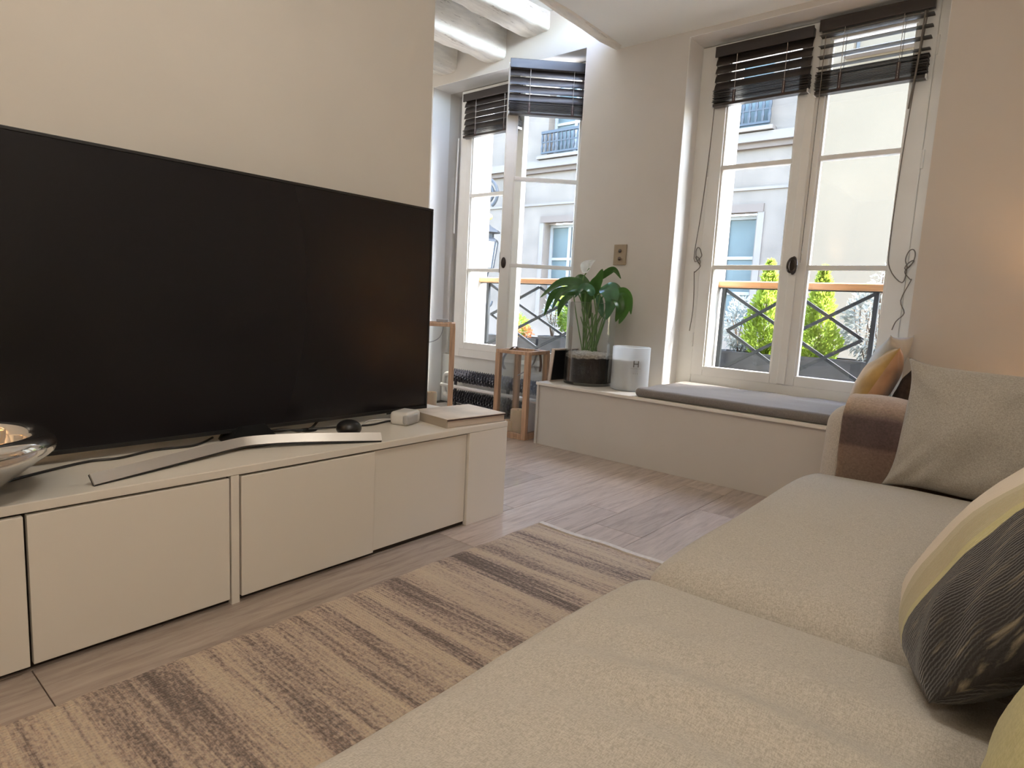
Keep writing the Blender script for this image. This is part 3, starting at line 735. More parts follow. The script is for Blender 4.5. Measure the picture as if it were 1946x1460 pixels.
# peace lily
pl = thing('peace_lily', 'leafy green peace lily with one white flower in the glass vase', 'plant', (vx, vy, Z0+.225))
def leaf(pts, w, mt, twist=0, fold=.25, toward=None):
    """blade along a spline, with midrib fold and undulating margin"""
    C = spline(pts, 6); n = len(C)-1; bm = bmesh.new(); rows = []
    view = Vector(toward or (.45, -.85, .35)).normalized()
    for i, p in enumerate(C):
        t = i/n; d = (C[min(i+1, n)]-C[max(i-1, 0)]).normalized()
        sd = d.cross(view); sd = sd.normalized() if sd.length > .05 else d.orthogonal().normalized()
        sd = Matrix.Rotation(twist, 3, d) @ sd; nr = sd.cross(d)
        ww = w*(math.sin(math.pi*min(1, t**.72))**.8)*(1-.15*t) + .002
        row = []
        for k in range(-3, 4):
            s = k/3; row.append(bm.verts.new(p + sd*s*ww/2 + nr*(-fold*ww*.5*(1-abs(s))*1.0 + .05*ww*math.sin(9*t+s*2))))
        rows.append(row)
    for a, b in zip(rows, rows[1:]):
        for k in range(6): bm.faces.new((a[k], a[k+1], b[k+1], b[k]))
    return obj('leaf', bm, mt, pl, smooth=True, angle=180)
def q(u, v, dy=0): return at(u, v, y=vy+dy)
LV = [([(1116, 553, -.06), (1096, 537, -.10), (1062, 538, -.14), (1026, 566, -.16)], .085, 'leaf', .25),
      ([(1098, 557, -.02), (1074, 553, -.04), (1050, 562, -.05), (1034, 600, -.06)], .07, 'leaf', -.2),
      ([(1124, 570, -.03), (1130, 545, -.04), (1138, 530, -.05), (1145, 511, -.06)], .088, 'leaf', .1),
      ([(1141, 530, .03), (1154, 518, .04), (1168, 513, .05), (1180, 530, .06)], .05, 'leaf', .5),
      ([(1143, 546, -.08), (1156, 549, -.13), (1162, 570, -.15), (1152, 608, -.14)], .125, 'leaf_pale', -.1),
      ([(1170, 556, .02), (1186, 556, .03), (1196, 570, .03), (1199, 598, .03)], .07, 'leaf', .5),
      ([(1170, 562, -.03), (1184, 570, -.05), (1186, 590, -.05), (1176, 616, -.04)], .095, 'leaf', .15),
      ([(1110, 545, .02), (1114, 565, 0), (1118, 590, 0), (1120, 606, 0)], .07, 'leaf', .2),
      ([(1136, 560, -.05), (1140, 578, -.06), (1142, 590, -.06), (1148, 606, -.05)], .06, 'leaf_pale', .4),
      ([(1090, 560, .05), (1078, 566, .06), (1066, 580, .06), (1060, 602, .05)], .06, 'leaf', .1),
      ([(1120, 548, .06), (1108, 532, .08), (1098, 528, .09), (1080, 545, .12)], .08, 'leaf', .4),
      ([(1112, 556, -.10), (1092, 548, -.15), (1066, 556, -.17), (1048, 590, -.16)], .075, 'leaf', .45),
      ([(1128, 562, -.09), (1120, 548, -.13), (1106, 546, -.15), (1092, 566, -.15)], .07, 'leaf_pale', .3),
      ([(1158, 560, -.08), (1172, 566, -.12), (1178, 584, -.13), (1170, 612, -.12)], .08, 'leaf', -.35),
      ([(1150, 552, .07), (1164, 546, .09), (1176, 556, .11), (1184, 580, .12)], .08, 'leaf', -.2)]
for k, (P, w, mt, tw) in enumerate(LV):
    pts = [q(*p) for p in P]; leaf(pts, w, mt, tw)
    a = random.uniform(0, 6.28); b0 = Vector((vx + .05*math.cos(a), vy + .05*math.sin(a), Z0+.23))
    md = b0.lerp(pts[0], .55) + Vector(((b0.x-vx)*.3, 0, .03))
    obj('stem', tube(spline([b0, md, pts[0]], 6), .0045, 6), 'stem', pl, smooth=True)
for k in range(9):     # short leafless stalks crowded at the base
    a = random.uniform(0, 6.28); b0 = Vector((vx+.045*math.cos(a), vy+.045*math.sin(a), Z0+.23)); e = Vector((vx+random.uniform(-.13, .13), vy+random.uniform(-.1, .1), Z0+random.uniform(.44, .56)))
    obj('stem', tube(spline([b0, b0.lerp(e, .5)+Vector((0, 0, .03)), e], 5), .004, 6), 'stem', pl, smooth=True)
fs = q(1120, 510, -.05)
fl = obj('flower_stalk', tube(spline([(vx-.01, vy, Z0+.23), q(1104, 560, -.02), q(1108, 530, -.04), fs], 6), .004, 6), 'stem', pl, smooth=True)
bm = bmesh.new(); rows = []
for i in range(9):     # cupped white spathe
    t = i/8; ww = .040*math.sin(math.pi*min(1, .10+t*.90))**.7 + .001
    c = fs + RX*(-.03+.07*t*t) - DN*(.115*t*(1-.55*t)*1.6 - .03) + Vector((0, 0, .0))
    rows.append([bm.verts.new(c + RX*(s*ww) + (-FW)*(.022*(1-s*s) - .03*t)*-1) for s in (-1, -.6, -.2, .2, .6, 1)])
for a, b in zip(rows, rows[1:]):
    for k in range(5): bm.faces.new((a[k], a[k+1], b[k+1], b[k]))
obj('spathe', bm, 'spathe', fl, smooth=True, angle=180)
obj('spadix', tube([fs - DN*.005, fs-DN*.03-FW*.01, fs-DN*.05-FW*.012], .006, 8, radii=[.005, .006, .003]), 'spathe', fl, smooth=True)
# large frosted candle jar
cx_, cy_ = -2.118, 3.762; CR, CH = .126, .292
cj = thing('candle_jar', 'large frosted white candle jar marked H on the bench', 'candle', (cx_, cy_, Z0))
obj('jar', lathe([(0, 0), (CR-.01, 0), (CR, .008), (CR, CH-.003), (CR-.004, CH), (CR-.007, CH-.004), (CR-.008, .02), (0, .018)], 48, (cx_, cy_, Z0)), 'frost', cj, smooth=True)
obj('wax', lathe([(0, .02), (CR-.009, .02), (CR-.009, CH-.085), (0, CH-.09)], 40, (cx_, cy_, Z0)), 'wax', cj, smooth=True)
obj('wick', tube([(cx_, cy_, Z0+CH-.09), (cx_, cy_, Z0+CH-.07)], .002, 6), 'wick', cj)
def text_on_jar(body, size, z, ang, nm):
    cu = bpy.data.curves.new('t', 'FONT'); cu.body = body; cu.size = size; cu.align_x = 'CENTER'; cu.resolution_u = 3
    to = bpy.data.objects.new('t', cu); COL.objects.link(to); dg = bpy.context.evaluated_depsgraph_get(); dg.update()
    me = bpy.data.meshes.new_from_object(to.evaluated_get(dg)); bm = bmesh.new(); bm.from_mesh(me)
    bpy.data.objects.remove(to); bpy.data.meshes.remove(me)
    for e in range(2): bmesh.ops.subdivide_edges(bm, edges=bm.edges[:], cuts=1)
    for v in bm.verts:
        a = ang + v.co.x/CR; v.co = Vector((cx_+(CR+.0012)*math.cos(a), cy_+(CR+.0012)*math.sin(a), z+v.co.y))
    return obj(nm, bm, 'ink', cj)
ang = math.atan2(-cy_, -cx_) + .28
text_on_jar('H', .062, Z0+.165, ang, 'letter')
text_on_jar('_______', .02, Z0+.158, ang, 'rule')
text_on_jar('- - -', .022, Z0+.118, ang, 'small_print')
# dark picture leaning behind the vase at the bench end
pf = thing('leaning_frame', 'dark panel with pale wooden edge leaning behind the vase', 'frame', (-2.668, 3.735, Z0+.002), (math.radians(6), 0, math.radians(86)))
obj('panel', box(-.13, .13, -.006, .006, .004, .225, bev=.001), 'black', pf, local=True)
for (a, b, c, d) in ((-.14, -.13, 0, .235), (.13, .14, 0, .235), (-.13, .13, 0, .006), (-.13, .13, .225, .235)):
    obj('frame_bar', box(a, b, -.012, .012, c, d, bev=.001), 'paper', pf, local=True)
# switch plate on the wall
sw = thing('wall_switch', 'brass switch plate with two dark buttons between the windows', 'switch', (-2.405, YW, 1.30))
obj('plate', box(-2.455, -2.352, YW-.009, YW-.001, 1.300, 1.446, bev=.003), 'plate', sw)
for z in (1.345, 1.400): 
    bm = lathe([(0, -.004), (.011, -.004), (.013, .002), (.006, .008), (0, .009)], 16); bmesh.ops.rotate(bm, matrix=Matrix.Rotation(math.pi/2, 3, 'X'), verts=bm.verts); bmesh.ops.translate(bm, vec=(-2.403, YW-.012, z), verts=bm.verts)
    obj('button', bm, 'socket', sw, smooth=True)

# ------------------------------------------------------------------ tv cabinet
XC = -1.86; ZT = .447
cb = thing('tv_cabinet', 'long low white cabinet with flush doors under the television', 'cabinet', (-2.16, .7, 0))
YE = 2.20; Y0c = -1.2
obj('cabinet_top', box(XTV+.002, XC, Y0c, YE, ZT-.026, ZT, bev=.003), 'cabinet', cb)
obj('carcass', box(XTV+.002, XC-.024, Y0c+.01, YE-.012, .002, ZT-.026), 'cabinet_dark', cb)
obj('end_panel', box(XC-.024, XC-.001, 1.949, YE-.001, 0, ZT-.0265, bev=.0015), 'cabinet', cb)
obj('side_panel', box(XTV+.004, XC-.024, YE-.012, YE-.001, 0, ZT-.0265), 'cabinet', cb)
obj('divider', box(XC-.024, XC-.001, .891, .917, 0, ZT-.0265, bev=.0015), 'cabinet', cb)
for (a, b, dx) in ((-.45, .371, .004), (.379, .886, -.001), (.923, 1.439, .001), (1.443, 1.943, -.014)):
    obj('door', box(XC-.022+dx, XC+dx, a, b, .019, ZT-.033, bev=.0022), 'cabinet', cb)

# ------------------------------------------------------------------ television
XT = -2.2
tv = thing('television', 'large black flat television on a curved silver stand', 'television', (XT, 1.18, ZT))
TY0, TY1, TZ0, TZ1 = .34, 2.0, .476, 1.400
obj('back_shell', rbox(XT-.055, XT-.012, TY0+.01, TY1-.01, TZ0+.01, TZ1-.01, .02, (8, 20, 12)), 'black', tv, smooth=True)
bm = bmesh.new()
bz = .010
bx(bm, XT-.014, XT, TY0, TY1, TZ1-bz, TZ1, bev=.0015); bx(bm, XT-.014, XT, TY0, TY1, TZ0, TZ0+bz+.004, bev=.0015)
bx(bm, XT-.014, XT, TY0, TY0+bz, TZ0+bz, TZ1-bz, bev=.0015); bx(bm, XT-.014, XT, TY1-bz, TY1, TZ0+bz, TZ1-bz, bev=.0015)
obj('bezel', bm, 'black', tv)
obj('screen', box(XT-.010, XT-.003, TY0+bz*.9, TY1-bz*.9, TZ0+bz, TZ1-bz*.9), 'screen', tv)
obj('brand_plate', box(XT-.002, XT+.003, 1.15, 1.20, TZ0-.004, TZ0+.004, bev=.001), 'silver', tv)
obj('sensor', box(XT-.002, XT+.002, 1.76, 1.80, TZ0-.006, TZ0+.002, bev=.001), 'black', tv)
# stand: flat bent bar
path = spline([(-1.912, .535, ZT+.006), (-1.958, .70, ZT+.010), (-2.005, .86, ZT+.014), (-2.04, .985, ZT+.017), (-2.042, 1.06, ZT+.018), (-2.005, 1.18, ZT+.017), (-1.95, 1.30, ZT+.014), (-1.872, 1.475, ZT+.007)], 8)
def bar(P, w, th, lift, dz=0, tilt=0):
    bm = bmesh.new(); rr = []
    for i, p in enumerate(P):
        d = (P[min(i+1, len(P)-1)]-P[max(0, i-1)]).normalized(); side = Vector((d.y, -d.x, 0)).normalized()
        side = (side + Vector((0, 0, tilt))).normalized(); nn_ = side.cross(d).normalized()
        if nn_.z < 0: nn_ = -nn_
        rr.append([bm.verts.new(p+side*a*w/2+nn_*(b*th/2+dz)) for a, b in ((-1, -1), (1, -1), (1, 1), (-1, 1))])
    for a, b in zip(rr, rr[1:]):
        for k in range(4): bm.faces.new((a[k], a[(k+1) % 4], b[(k+1) % 4], b[k]))
    bm.faces.new(rr[0][::-1]); bm.faces.new(rr[-1]); return bm
st = obj('stand', bar([p+Vector((0, 0, .012)) for p in path], .034, .005, 0, 0, -1.3), 'silver', tv, smooth=True, angle=30)
obj('stand_underside', bar([p+Vector((-.004, 0, .008)) for p in path], .037, .007, 0, 0, -1.3), 'black', tv)
bm = bmesh.new()
lo = [(-2.25, 1.03, ZT+.002), (-2.25, 1.24, ZT+.002), (-2.05, 1.17, ZT+.014), (-2.06, .98, ZT+.014)]; hi = [(-2.235, 1.08, TZ0+.06), (-2.235, 1.19, TZ0+.06), (-2.205, 1.185, TZ0+.02), (-2.205, 1.085, TZ0+.02)]
a = [bm.verts.new(p) for p in lo]; b = [bm.verts.new(p) for p in hi]
bm.faces.new(a[::-1]); bm.faces.new(b)
for k in range(4): bm.faces.new((a[k], a[(k+1) % 4], b[(k+1) % 4], b[k]))
obj('neck', bm, 'black', tv)

# ------------------------------------------------------------------ things on the cabinet
bw = thing('chrome_bowl', 'large polished chrome bowl with thick rolled rim on the cabinet', 'bowl', (-1.985, .262, ZT))
R_ = .205
prof = [(0, .0), (.07, 0), (.08, .008), (.10, .03), (.145, .065), (R_-.012, .102)]
prof += [(R_-.022+.03*math.cos(a), .132+.03*math.sin(a)) for a in [math.radians(-60+24*k) for k in range(11)]]
prof += [(R_-.06, .098), (.12, .06), (.07, .032), (0, .024)]
obj('bowl', lathe(prof, 72, (-1.985, .262, ZT+.001)), 'chrome', bw, smooth=True, angle=180)
# book
bk = thing('book', 'thick pale hardback book lying on the cabinet end', 'book', (-2.03, 2.02, ZT), (0, 0, math.radians(-6)))
obj('pages', box(-.118, .142, -.155, .178, .003, .036), 'paper', bk, local=True)
obj('back_cover', box(-.122, .148, -.16, .182, 0, .003), 'spine', bk, local=True)
obj('front_cover', box(-.122, .148, -.16, .182, .036, .0395, bev=.001), 'cover', bk, local=True)
obj('cover_edge', box(.120, .1492, -.158, .1832, .0315, .0364), 'coverdark', bk, local=True)
obj('spine', box(-.122, .146, -.1615, -.155, .001, .0385, bev=.001), 'spine', bk, local=True)
# black egg-shaped device on a little foot
eg = thing('egg_speaker', 'small glossy black egg-shaped device on the cabinet behind the stand', 'speaker', (-1.995, 1.415, ZT))
bm = lathe([(.048*math.sin(math.pi*k/18), -.033*math.cos(math.pi*k/18)) for k in range(19)], 32, (-1.995, 1.415, ZT+.039)); obj('shell', bm, 'black', eg, smooth=True, angle=180)
obj('foot', lathe([(0, 0), (.028, 0), (.03, .004), (.022, .010), (0, .010)], 24, (-1.995, 1.415, ZT)), 'white', eg, smooth=True)
# white router box under the screen corner
rt = thing('router', 'small white router box under the right corner of the screen', 'router', (-2.09, 1.775, ZT), (0, 0, math.radians(20)))
obj('case', rbox(-.045, .045, -.06, .06, 0, .058, .016, (8, 8, 6)), 'white', rt, local=True, smooth=True)
obj('grey_face', rbox(.020, .049, -.064, .030, .006, .048, .010, (6, 8, 6)), 'greyface', rt, local=True, smooth=True)
# cables
zt = ZT+.0045
def cable(label, pts, r=.004, mt='black'):
    o = obj('cable', tube(spline(pts, 8), r, 8), mt, smooth=True); return tag(o, label, 'cable', 'cables on the cabinet')
cable('black cable lying behind the stand from the bowl to the neck', [(-2.06, .36, zt), (-2.12, .47, zt), (-2.17, .60, zt), (-2.16, .68, zt), (-2.20, .80, zt), (-2.19, .92, zt), (-2.27, 1.02, zt)])
cable('black cable looping from the stand neck into the grommet', [(-2.24, 1.20, zt+.004), (-2.20, 1.26, zt+.012), (-2.18, 1.31, zt+.003), (-2.20, 1.355, zt)])
cable('second thin black cable beside the grommet', [(-2.255, 1.2, zt+.002), (-2.235, 1.28, zt), (-2.205, 1.345, zt)])
cable('black cable running past the egg device to the router', [(-2.20, 1.37, zt), (-2.17, 1.43, zt+.003), (-2.16, 1.52, zt), (-2.13, 1.62, zt), (-2.15, 1.73, zt), (-2.12, 1.79, zt)])
cable('white thin cable between the router and the egg device', [(-2.08, 1.46, zt), (-2.14, 1.58, zt+.002), (-2.21, 1.68, zt), (-2.17, 1.8, zt)], .0025, 'white')
cable('black cable dropping from the screen back to the grommet', [(-2.24, 1.50, .52), (-2.235, 1.45, .488), (-2.215, 1.40, .458), (-2.205, 1.375, zt)], .005)
o = obj('cable_grommet', lathe([(0, 0), (.034, 0), (.036, .002), (.030, .004), (.026, .0025), (0, .0025)], 28, (-2.20, 1.365, ZT)), 'black', smooth=True); tag(o, 'round black cable grommet in the cabinet top', 'grommet')

# ------------------------------------------------------------------ rug
bm = bmesh.new(); NX, NY = 60, 220; gx = []
RX0, RX1, RY0, RY1 = -1.665, -.30, -.75, 2.20
def rz(x, y): return .007 + .006*max(0, noise.noise(Vector((x*1.3, y*4.5, 2))))*(1 if y < 1.9 else 1.4)
for j in range(NY+1):
    row = []
    for i in range(NX+1):
        y = RY0+(RY1-RY0)*j/NY; x = RX0+(RX1-RX0)*i/NX
        edge = .010*noise.noise(Vector((y*6, 0, 1)))*(1-i/NX) + .004*noise.noise(Vector((y*30, 0, 1)))*(1-i/NX)
        x += edge; yy = y + (.016*noise.noise(Vector((x*5, 7, 0))))*(j/NY)
        row.append(bm.verts.new((x, yy, rz(x, y) if i else .001)))
    gx.append(row)
for j in range(NY):
    for i in range(NX): bm.faces.new((gx[j][i], gx[j][i+1], gx[j+1][i+1], gx[j+1][i]))
bot = [bm.verts.new((v.co.x, v.co.y, .0005)) for v in gx[NY]]
for i in range(NX): bm.faces.new((gx[NY][i], gx[NY][i+1], bot[i+1], bot[i]))
rg = obj('body', bm, 'rug', None, smooth=True, angle=60)
rug = thing('rug', 'striped brown and cream woven rug between cabinet and sofa', 'rug', (-1.0, .7, 0))
rg.parent = rug; rg.location = rg.location - rug.location; rg.name = 'woven_field'
hem = [(RX0+.02+(RX1-RX0-.02)*k/40, 2.207+.016*noise.noise(Vector(((RX0+(RX1-RX0)*k/40)*5, 7, 0))), .010) for k in range(41)]
bm = bar([Vector(p) for p in hem], .026, .008, 0); obj('hem', bm, 'hem', rug, smooth=True)

# ------------------------------------------------------------------ sofa
sf = thing('sofa', 'beige linen sofa with two wide seat cushions along the right wall', 'sofa', (-.05, 1.2, 0))
XS = -.655; SZ = .425
obj('base_frame', rbox(XS+.045, .50, -.75, 2.84, .09, .27, .03, (8, 12, 6)), 'linen', sf, smooth=True)
def seat(y0, y1, seed, wr):
    cx, cy = (XS+.25)/2, (y0+y1)/2; hx, hy = (.25-XS)/2, (y1-y0)/2
    def d(p):
        u = (p.x-cx)/hx; v = (p.y-cy)/hy
        top = max(0, (p.z-.27)/.15)
        crown = .045*(1-u*u)*max(0, 1-v*v)**.8*top - .018*abs(v)**6*top
        n1 = noise.noise(Vector((p.x*3+seed, p.y*3, .3)))*.010*top
        # long soft creases fanning from where someone sat
        cr = 0
        if wr and top > .6:
            s = p.y*1.0 - p.x*.12
            amp = max(0, 1-abs((p.y-.52)/.60))**.6*max(0, 1-abs((p.x+.20)/.42))**.5*(.35+max(0, noise.noise(Vector((p.x*2, p.y*3, seed)))+.4))
            cr = amp*wr*(math.sin(s*40+3.5*noise.noise(Vector((p.x*2.2, p.y*2, seed)))) + .6*math.sin(s*31+1+3*noise.noise(p*2.5)))
        if not wr and top > .6:
            cr = .003*math.sin(p.x*22 + 6*noise.noise(p*2))*max(0, 1-abs((p.y-y0)/.5))
        return p + Vector((0, 0, crown+n1+cr))
    return obj('seat_cushion', rbox(XS, .25, y0, y1, .265, SZ, .079, (54, 84, 14), d), 'linen', sf, smooth=True, angle=180)
seat(-.18, 1.262, 3, .019); seat(1.270, 2.60, 8, 0)
def armd(p):
    # outward bulge and soft sloping front
    t = (p.z-.1)/.57
    return p + Vector((.05*max(0, t-.55)*max(0, -(p.x+.2)) + .006*noise.noise(p*6), .012*noise.noise(p*4), .010*noise.noise(Vector((p.x*5, p.y*3, 1)))))
obj('arm', rbox(-.622, .50, 2.615, 2.85, .10, .672, .075, (36, 18, 24), armd), 'linen3', sf, smooth=True, angle=180)
obj('arm', rbox(-.622, .50, -.78, -.55, .10, .672, .075, (36, 18, 24), armd), 'linen3', sf, smooth=True, angle=180)
obj('backrest', rbox(.26, .55, -.55, 2.62, .26, .84, .09, (12, 40, 20), lambda p: p+Vector((.01*noise.noise(p*3), 0, .012*noise.noise(p*3+Vector((3, 0, 0)))))), 'linen', sf, smooth=True, angle=180)
for (x, y) in ((XS+.12, -.65), (XS+.12, 2.72), (.42, -.65), (.42, 2.72)):
    obj('foot', lathe([(0, 0), (.022, 0), (.03, .09), (0, .09)], 16, (x, y, .001)), 'black', sf)
# throw over the far arm: near face, over the top, far face
bm = bmesh.new(); prof = [(2.607, .30), (2.604, .42), (2.601, .54), (2.604, .62), (2.622, .667), (2.66, .690), (2.73, .694), (2.80, .690), (2.845, .667), (2.862, .62), (2.864, .5), (2.866, .4)]
P = spline([(0, a, b) for a, b in prof], 5); nx = 36; grid = []
for i in range(nx+1):
    x = -.545 + .46*i/nx; row = []
    for j, p in enumerate(P):
        nz_ = noise.noise(Vector((x*7, p.y*9, p.z*9)))
        c = Vector((0, 2.732, min(p.z, .6))); out = Vector((0, p.y-c.y, p.z-c.z)).normalized()
        row.append(bm.verts.new(Vector((x + .004*noise.noise(Vector((p.z*12, p.y*12, i/nx))), p.y, p.z)) + out*(.010+.006*nz_+.004*math.sin(x*40+2*nz_))))
    grid.append(row)
for a, b in zip(grid, grid[1:]):
    for k in range(len(P)-1): bm.faces.new((a[k], a[k+1], b[k+1], b[k]))
o = obj('throw_blanket', bm, 'throw', smooth=True, angle=180); tag(o, 'brown checked wool throw folded over the far sofa arm', 'blanket')
sm = o.modifiers.new('thick', 'SOLIDIFY'); sm.thickness = .007; sm.offset = 1

# ------------------------------------------------------------------ loose cushions
def place(bm, name, label, mt, origin, xdir, ydir, cat='cushion', group='loose cushions on the sofa'):
    xd = Vector(xdir).normalized(); yd = Vector(ydir); yd = (yd - xd*yd.dot(xd)).normalized(); zd = xd.cross(yd)
    o = obj(name, bm, mt, local=True, smooth=True, angle=180)
    o.matrix_world = Matrix((xd, yd, zd)).transposed().to_4x4(); o.location = origin
    return tag(o, label, cat, group)
place(pillow(.54, .49, .19, pinch=.14, wr=.020, seed=2, rnd_=.12), 'throw_cushion', 'plain beige linen cushion leaning in the far sofa corner', 'linen2', (-.118, 2.555, .640), (1, -.13, -.02), (.06, .20, .98))
place(pillow(.58, .58, .21, pinch=.03, wr=.010, seed=5, power=.52, rnd_=.55), 'throw_cushion', 'banded cushion in cream, olive and charcoal leaning on the sofa back', 'banded', (.06, 1.275, .665), (.64, .10, .76), (-.12, 1, .04))
place(pillow(.52, .50, .18, pinch=.05, wr=.006, seed=7, rnd_=.4), 'throw_cushion', 'olive yellow cushion nearest the camera at the sofa back', 'lime', (.145, .735, .69), (.50, .1, .84), (.0, 1, .0))
# cushions piled at the right end of the bench
o = place(pillow(.40, .42, .17, pinch=.07, wr=.006, seed=11), 'velvet_cushion', 'ochre velvet cushion with peach back leaning on the bench end', ['peach', 'gold'], (-.635, 3.66, .688), (-.14, 1, .0), (.42, .06, .90), group='cushions piled at the bench end')
for pgn in o.data.polygons:
    if sum(o.data.vertices[v].co.z for v in pgn.vertices) > 0: pgn.material_index = 0
    else: pgn.material_index = 1
place(pillow(.42, .45, .14, pinch=.08, wr=.006, seed=12), 'velvet_cushion', 'pale grey cushion peeking out behind the ochre one', 'paleblue', (-.64, 3.775, .725), (.10, 1, .0), (.36, -.05, .93), group='cushions piled at the bench end')
place(pillow(.36, .36, .13, pinch=.07, wr=.008, seed=13), 'velvet_cushion', 'dark brown cushion at the back of the bench pile', 'darkcloth', (-.485, 3.70, .61), (.15, 1, .0), (.25, -.1, .95), group='cushions piled at the bench end')

# ================================================================== OUTSIDE
def railing(label, x0, x1, px0, px1, zt, y=4.54):
    r = thing('balcony_railing', label, 'railing', ((x0+x1)/2, y, .5), group='iron window railings')
    obj('handrail', rbox(x0, x1, y-.035, y+.035, zt-.024, zt+.024, .012, (20, 6, 6)), 'handrail', r, smooth=True)
    obj('top_bar', box(x0, x1, y-.012, y+.012, zt-.032, zt-.018), 'iron', r)
    zb = .50
    for x in (px0, px1): obj('post', box(x-.014, x+.014, y-.014, y+.014, zb, zt-.03, bev=.002), 'iron', r)
    obj('bottom_bar', box(x0, x1, y-.012, y+.012, zb+.05, zb+.07), 'iron', r)
    zA, zB = zt-.035, zb+.07; mx, mz = (px0+px1)/2, (zA+zB)/2
    g = .05
    segs = [((px0, zA), (px1, zB)), ((px0, zB), (px1, zA)), ((px0+g, mz), (mx, zA-.02)), ((mx, zA-.02), (px1-g, mz)), ((px1-g, mz), (mx, zB+.02)), ((mx, zB+.02), (px0+g, mz))]
    for k, ((a, b), (c, d)) in enumerate(segs):
        L = math.hypot(c-a, d-b); an = math.atan2(d-b, c-a); yy = y + (.009 if k in (0, 3, 5) else -.009)
        m_ = Matrix.Translation(((a+c)/2, yy, (b+d)/2)) @ Matrix.Rotation(-an, 4, 'Y')
        obj('bar', box(-L/2, L/2, -.009, .009, -.011, .011, bev=.002, mtx=m_), 'iron', r)
    return r
railing('iron railing with crossed bars and wooden handrail outside the bench window', -1.90, -.60, -1.83, -.842, 1.205)
railing('iron railing with crossed bars and wooden handrail outside the left window', -4.30, -2.83, -4.17, -2.92, 1.195)
ledge = struct('trim_6', box(-4.9, .2, YO-.02, 5.12, .34, .47), 'ext_white', 'stone ledge below the windows')
def foliage(n, shape, size, seed, asp=.5, droop=0):
    """many small folded leaves filling shape(rnd)->(pos, outward)"""
    rd_ = random.Random(seed); bm = bmesh.new()
    for _ in range(n):
        p, out = shape(rd_); s = size*rd_.uniform(.6, 1.3)
        d = (out + Vector((rd_.uniform(-.7, .7), rd_.uniform(-.7, .7), rd_.uniform(-.5, .7)-droop))).normalized()
        sd = d.cross(Vector((rd_.uniform(-1, 1), rd_.uniform(-1, 1), rd_.uniform(-1, 1)))).normalized(); nr = d.cross(sd)
        a = bm.verts.new(p); b = bm.verts.new(p+d*s*.5+sd*s*asp*.5+nr*s*.08); c = bm.verts.new(p+d*s); e = bm.verts.new(p+d*s*.5-sd*s*asp*.5+nr*s*.08)
        bm.faces.new((a, b, c)); bm.faces.new((a, c, e))
    return bm
def cone(cx, cy, z0, z1, r):
    def f(q_):
        t = q_.random()**1.25; a = q_.uniform(0, 6.283); rr = r*(1-t)**.8*(.9+.25*math.sin(3*a+t*9))*math.sqrt(q_.uniform(.25, 1)) * (min(1, .55+t*3))
        return Vector((cx+rr*math.cos(a), cy+rr*math.sin(a), z0+(z1-z0)*t)), Vector((math.cos(a)*.7, math.sin(a)*.7, .75))
    return f
def ball(cx, cy, cz, rx, ry, rz_):
    def f(q_):
        v = Vector((q_.gauss(0, 1), q_.gauss(0, 1), q_.gauss(0, 1))).normalized(); k = q_.uniform(.35, 1)**.5
        return Vector((cx+v.x*rx*k, cy+v.y*ry*k, cz+v.z*rz_*k)), v
    return f
def plant(name, label, shape, n, size, seed, mt, x, y, z0, z1, asp=.5, cat='shrub', group='plants in the window boxes', twigs=6, spread=.1):
    t = thing(name, label, cat, (x, y, z0), group=group)
    o = obj('foliage', foliage(n, shape, size, seed, asp), mt, t); o['kind'] = 'stuff'
    rd_ = random.Random(seed)
    for k in range(twigs):
        e = Vector((x+rd_.uniform(-spread, spread), y+rd_.uniform(-.04, .04), z1-rd_.uniform(.0, .12)))
        obj('stem', tube(spline([(x+rd_.uniform(-.02, .02), y, z0), Vector((x, y, z0)).lerp(e, .5)+Vector((rd_.uniform(-.03, .03), 0, 0)), e], 4), .004, 5), 'twig', t)
    return t
def planter(label, x0, x1, y0, y1, z0, z1):
    t = thing('window_box', label, 'planter', ((x0+x1)/2, (y0+y1)/2, z0), group='dark window boxes')
    bm = bmesh.new()
    bx(bm, x0, x1, y0, y0+.012, z0, z1, bev=.002); bx(bm, x0, x1, y1-.012, y1, z0, z1, bev=.002); bx(bm, x0, x0+.012, y0+.012, y1-.012, z0, z1); bx(bm, x1-.012, x1, y0+.012, y1-.012, z0, z1); bx(bm, x0+.012, x1-.012, y0+.012, y1-.012, z0, z0+.01)
    obj('box', bm, 'planter', t)
    obj('earth', box(x0+.012, x1-.012, y0+.012, y1-.012, z0+.01, z1-.03), 'soil', t)
    obj('rim', box(x0-.004, x1+.004, y0-.006, y0+.0, z1-.018, z1, bev=.002), 'planter', t)
    return t
planter('long dark window box outside the right sash of the bench window', -1.40, -.62, 4.66, 4.90, .472, .725)
planter('dark window box outside the left sash of the bench window', -1.92, -1.42, 4.66, 4.90, .472, .715)
planter('dark window box outside the left window at the open leaf', -3.62, -2.90, 4.66, 4.90, .472, .70)
planter('dark window box outside the left window beside the jamb', -4.30, -3.65, 4.66, 4.90, .472, .665)
PZ = .69
plant('dwarf_conifer', 'bright green cone conifer outside the left sash of the bench window', cone(-1.605, 4.80, PZ, 1.385, .175), 5200, .034, 1, 'conifer', -1.605, 4.80, PZ, 1.3, .42, 'conifer', twigs=2, spread=.02)
plant('dwarf_conifer', 'bright green cone conifer outside the right sash of the bench window', cone(-1.235, 4.80, PZ, 1.345, .18), 5200, .034, 2, 'conifer', -1.235, 4.80, PZ, 1.28, .42, 'conifer', twigs=2, spread=.02)
plant('silver_shrub', 'silver leaved shrub left of the conifers', ball(-1.79, 4.83, .92, .13, .09, .21), 1100, .036, 3, 'silverleaf', -1.80, 4.83, PZ-.02, 1.05, .4)
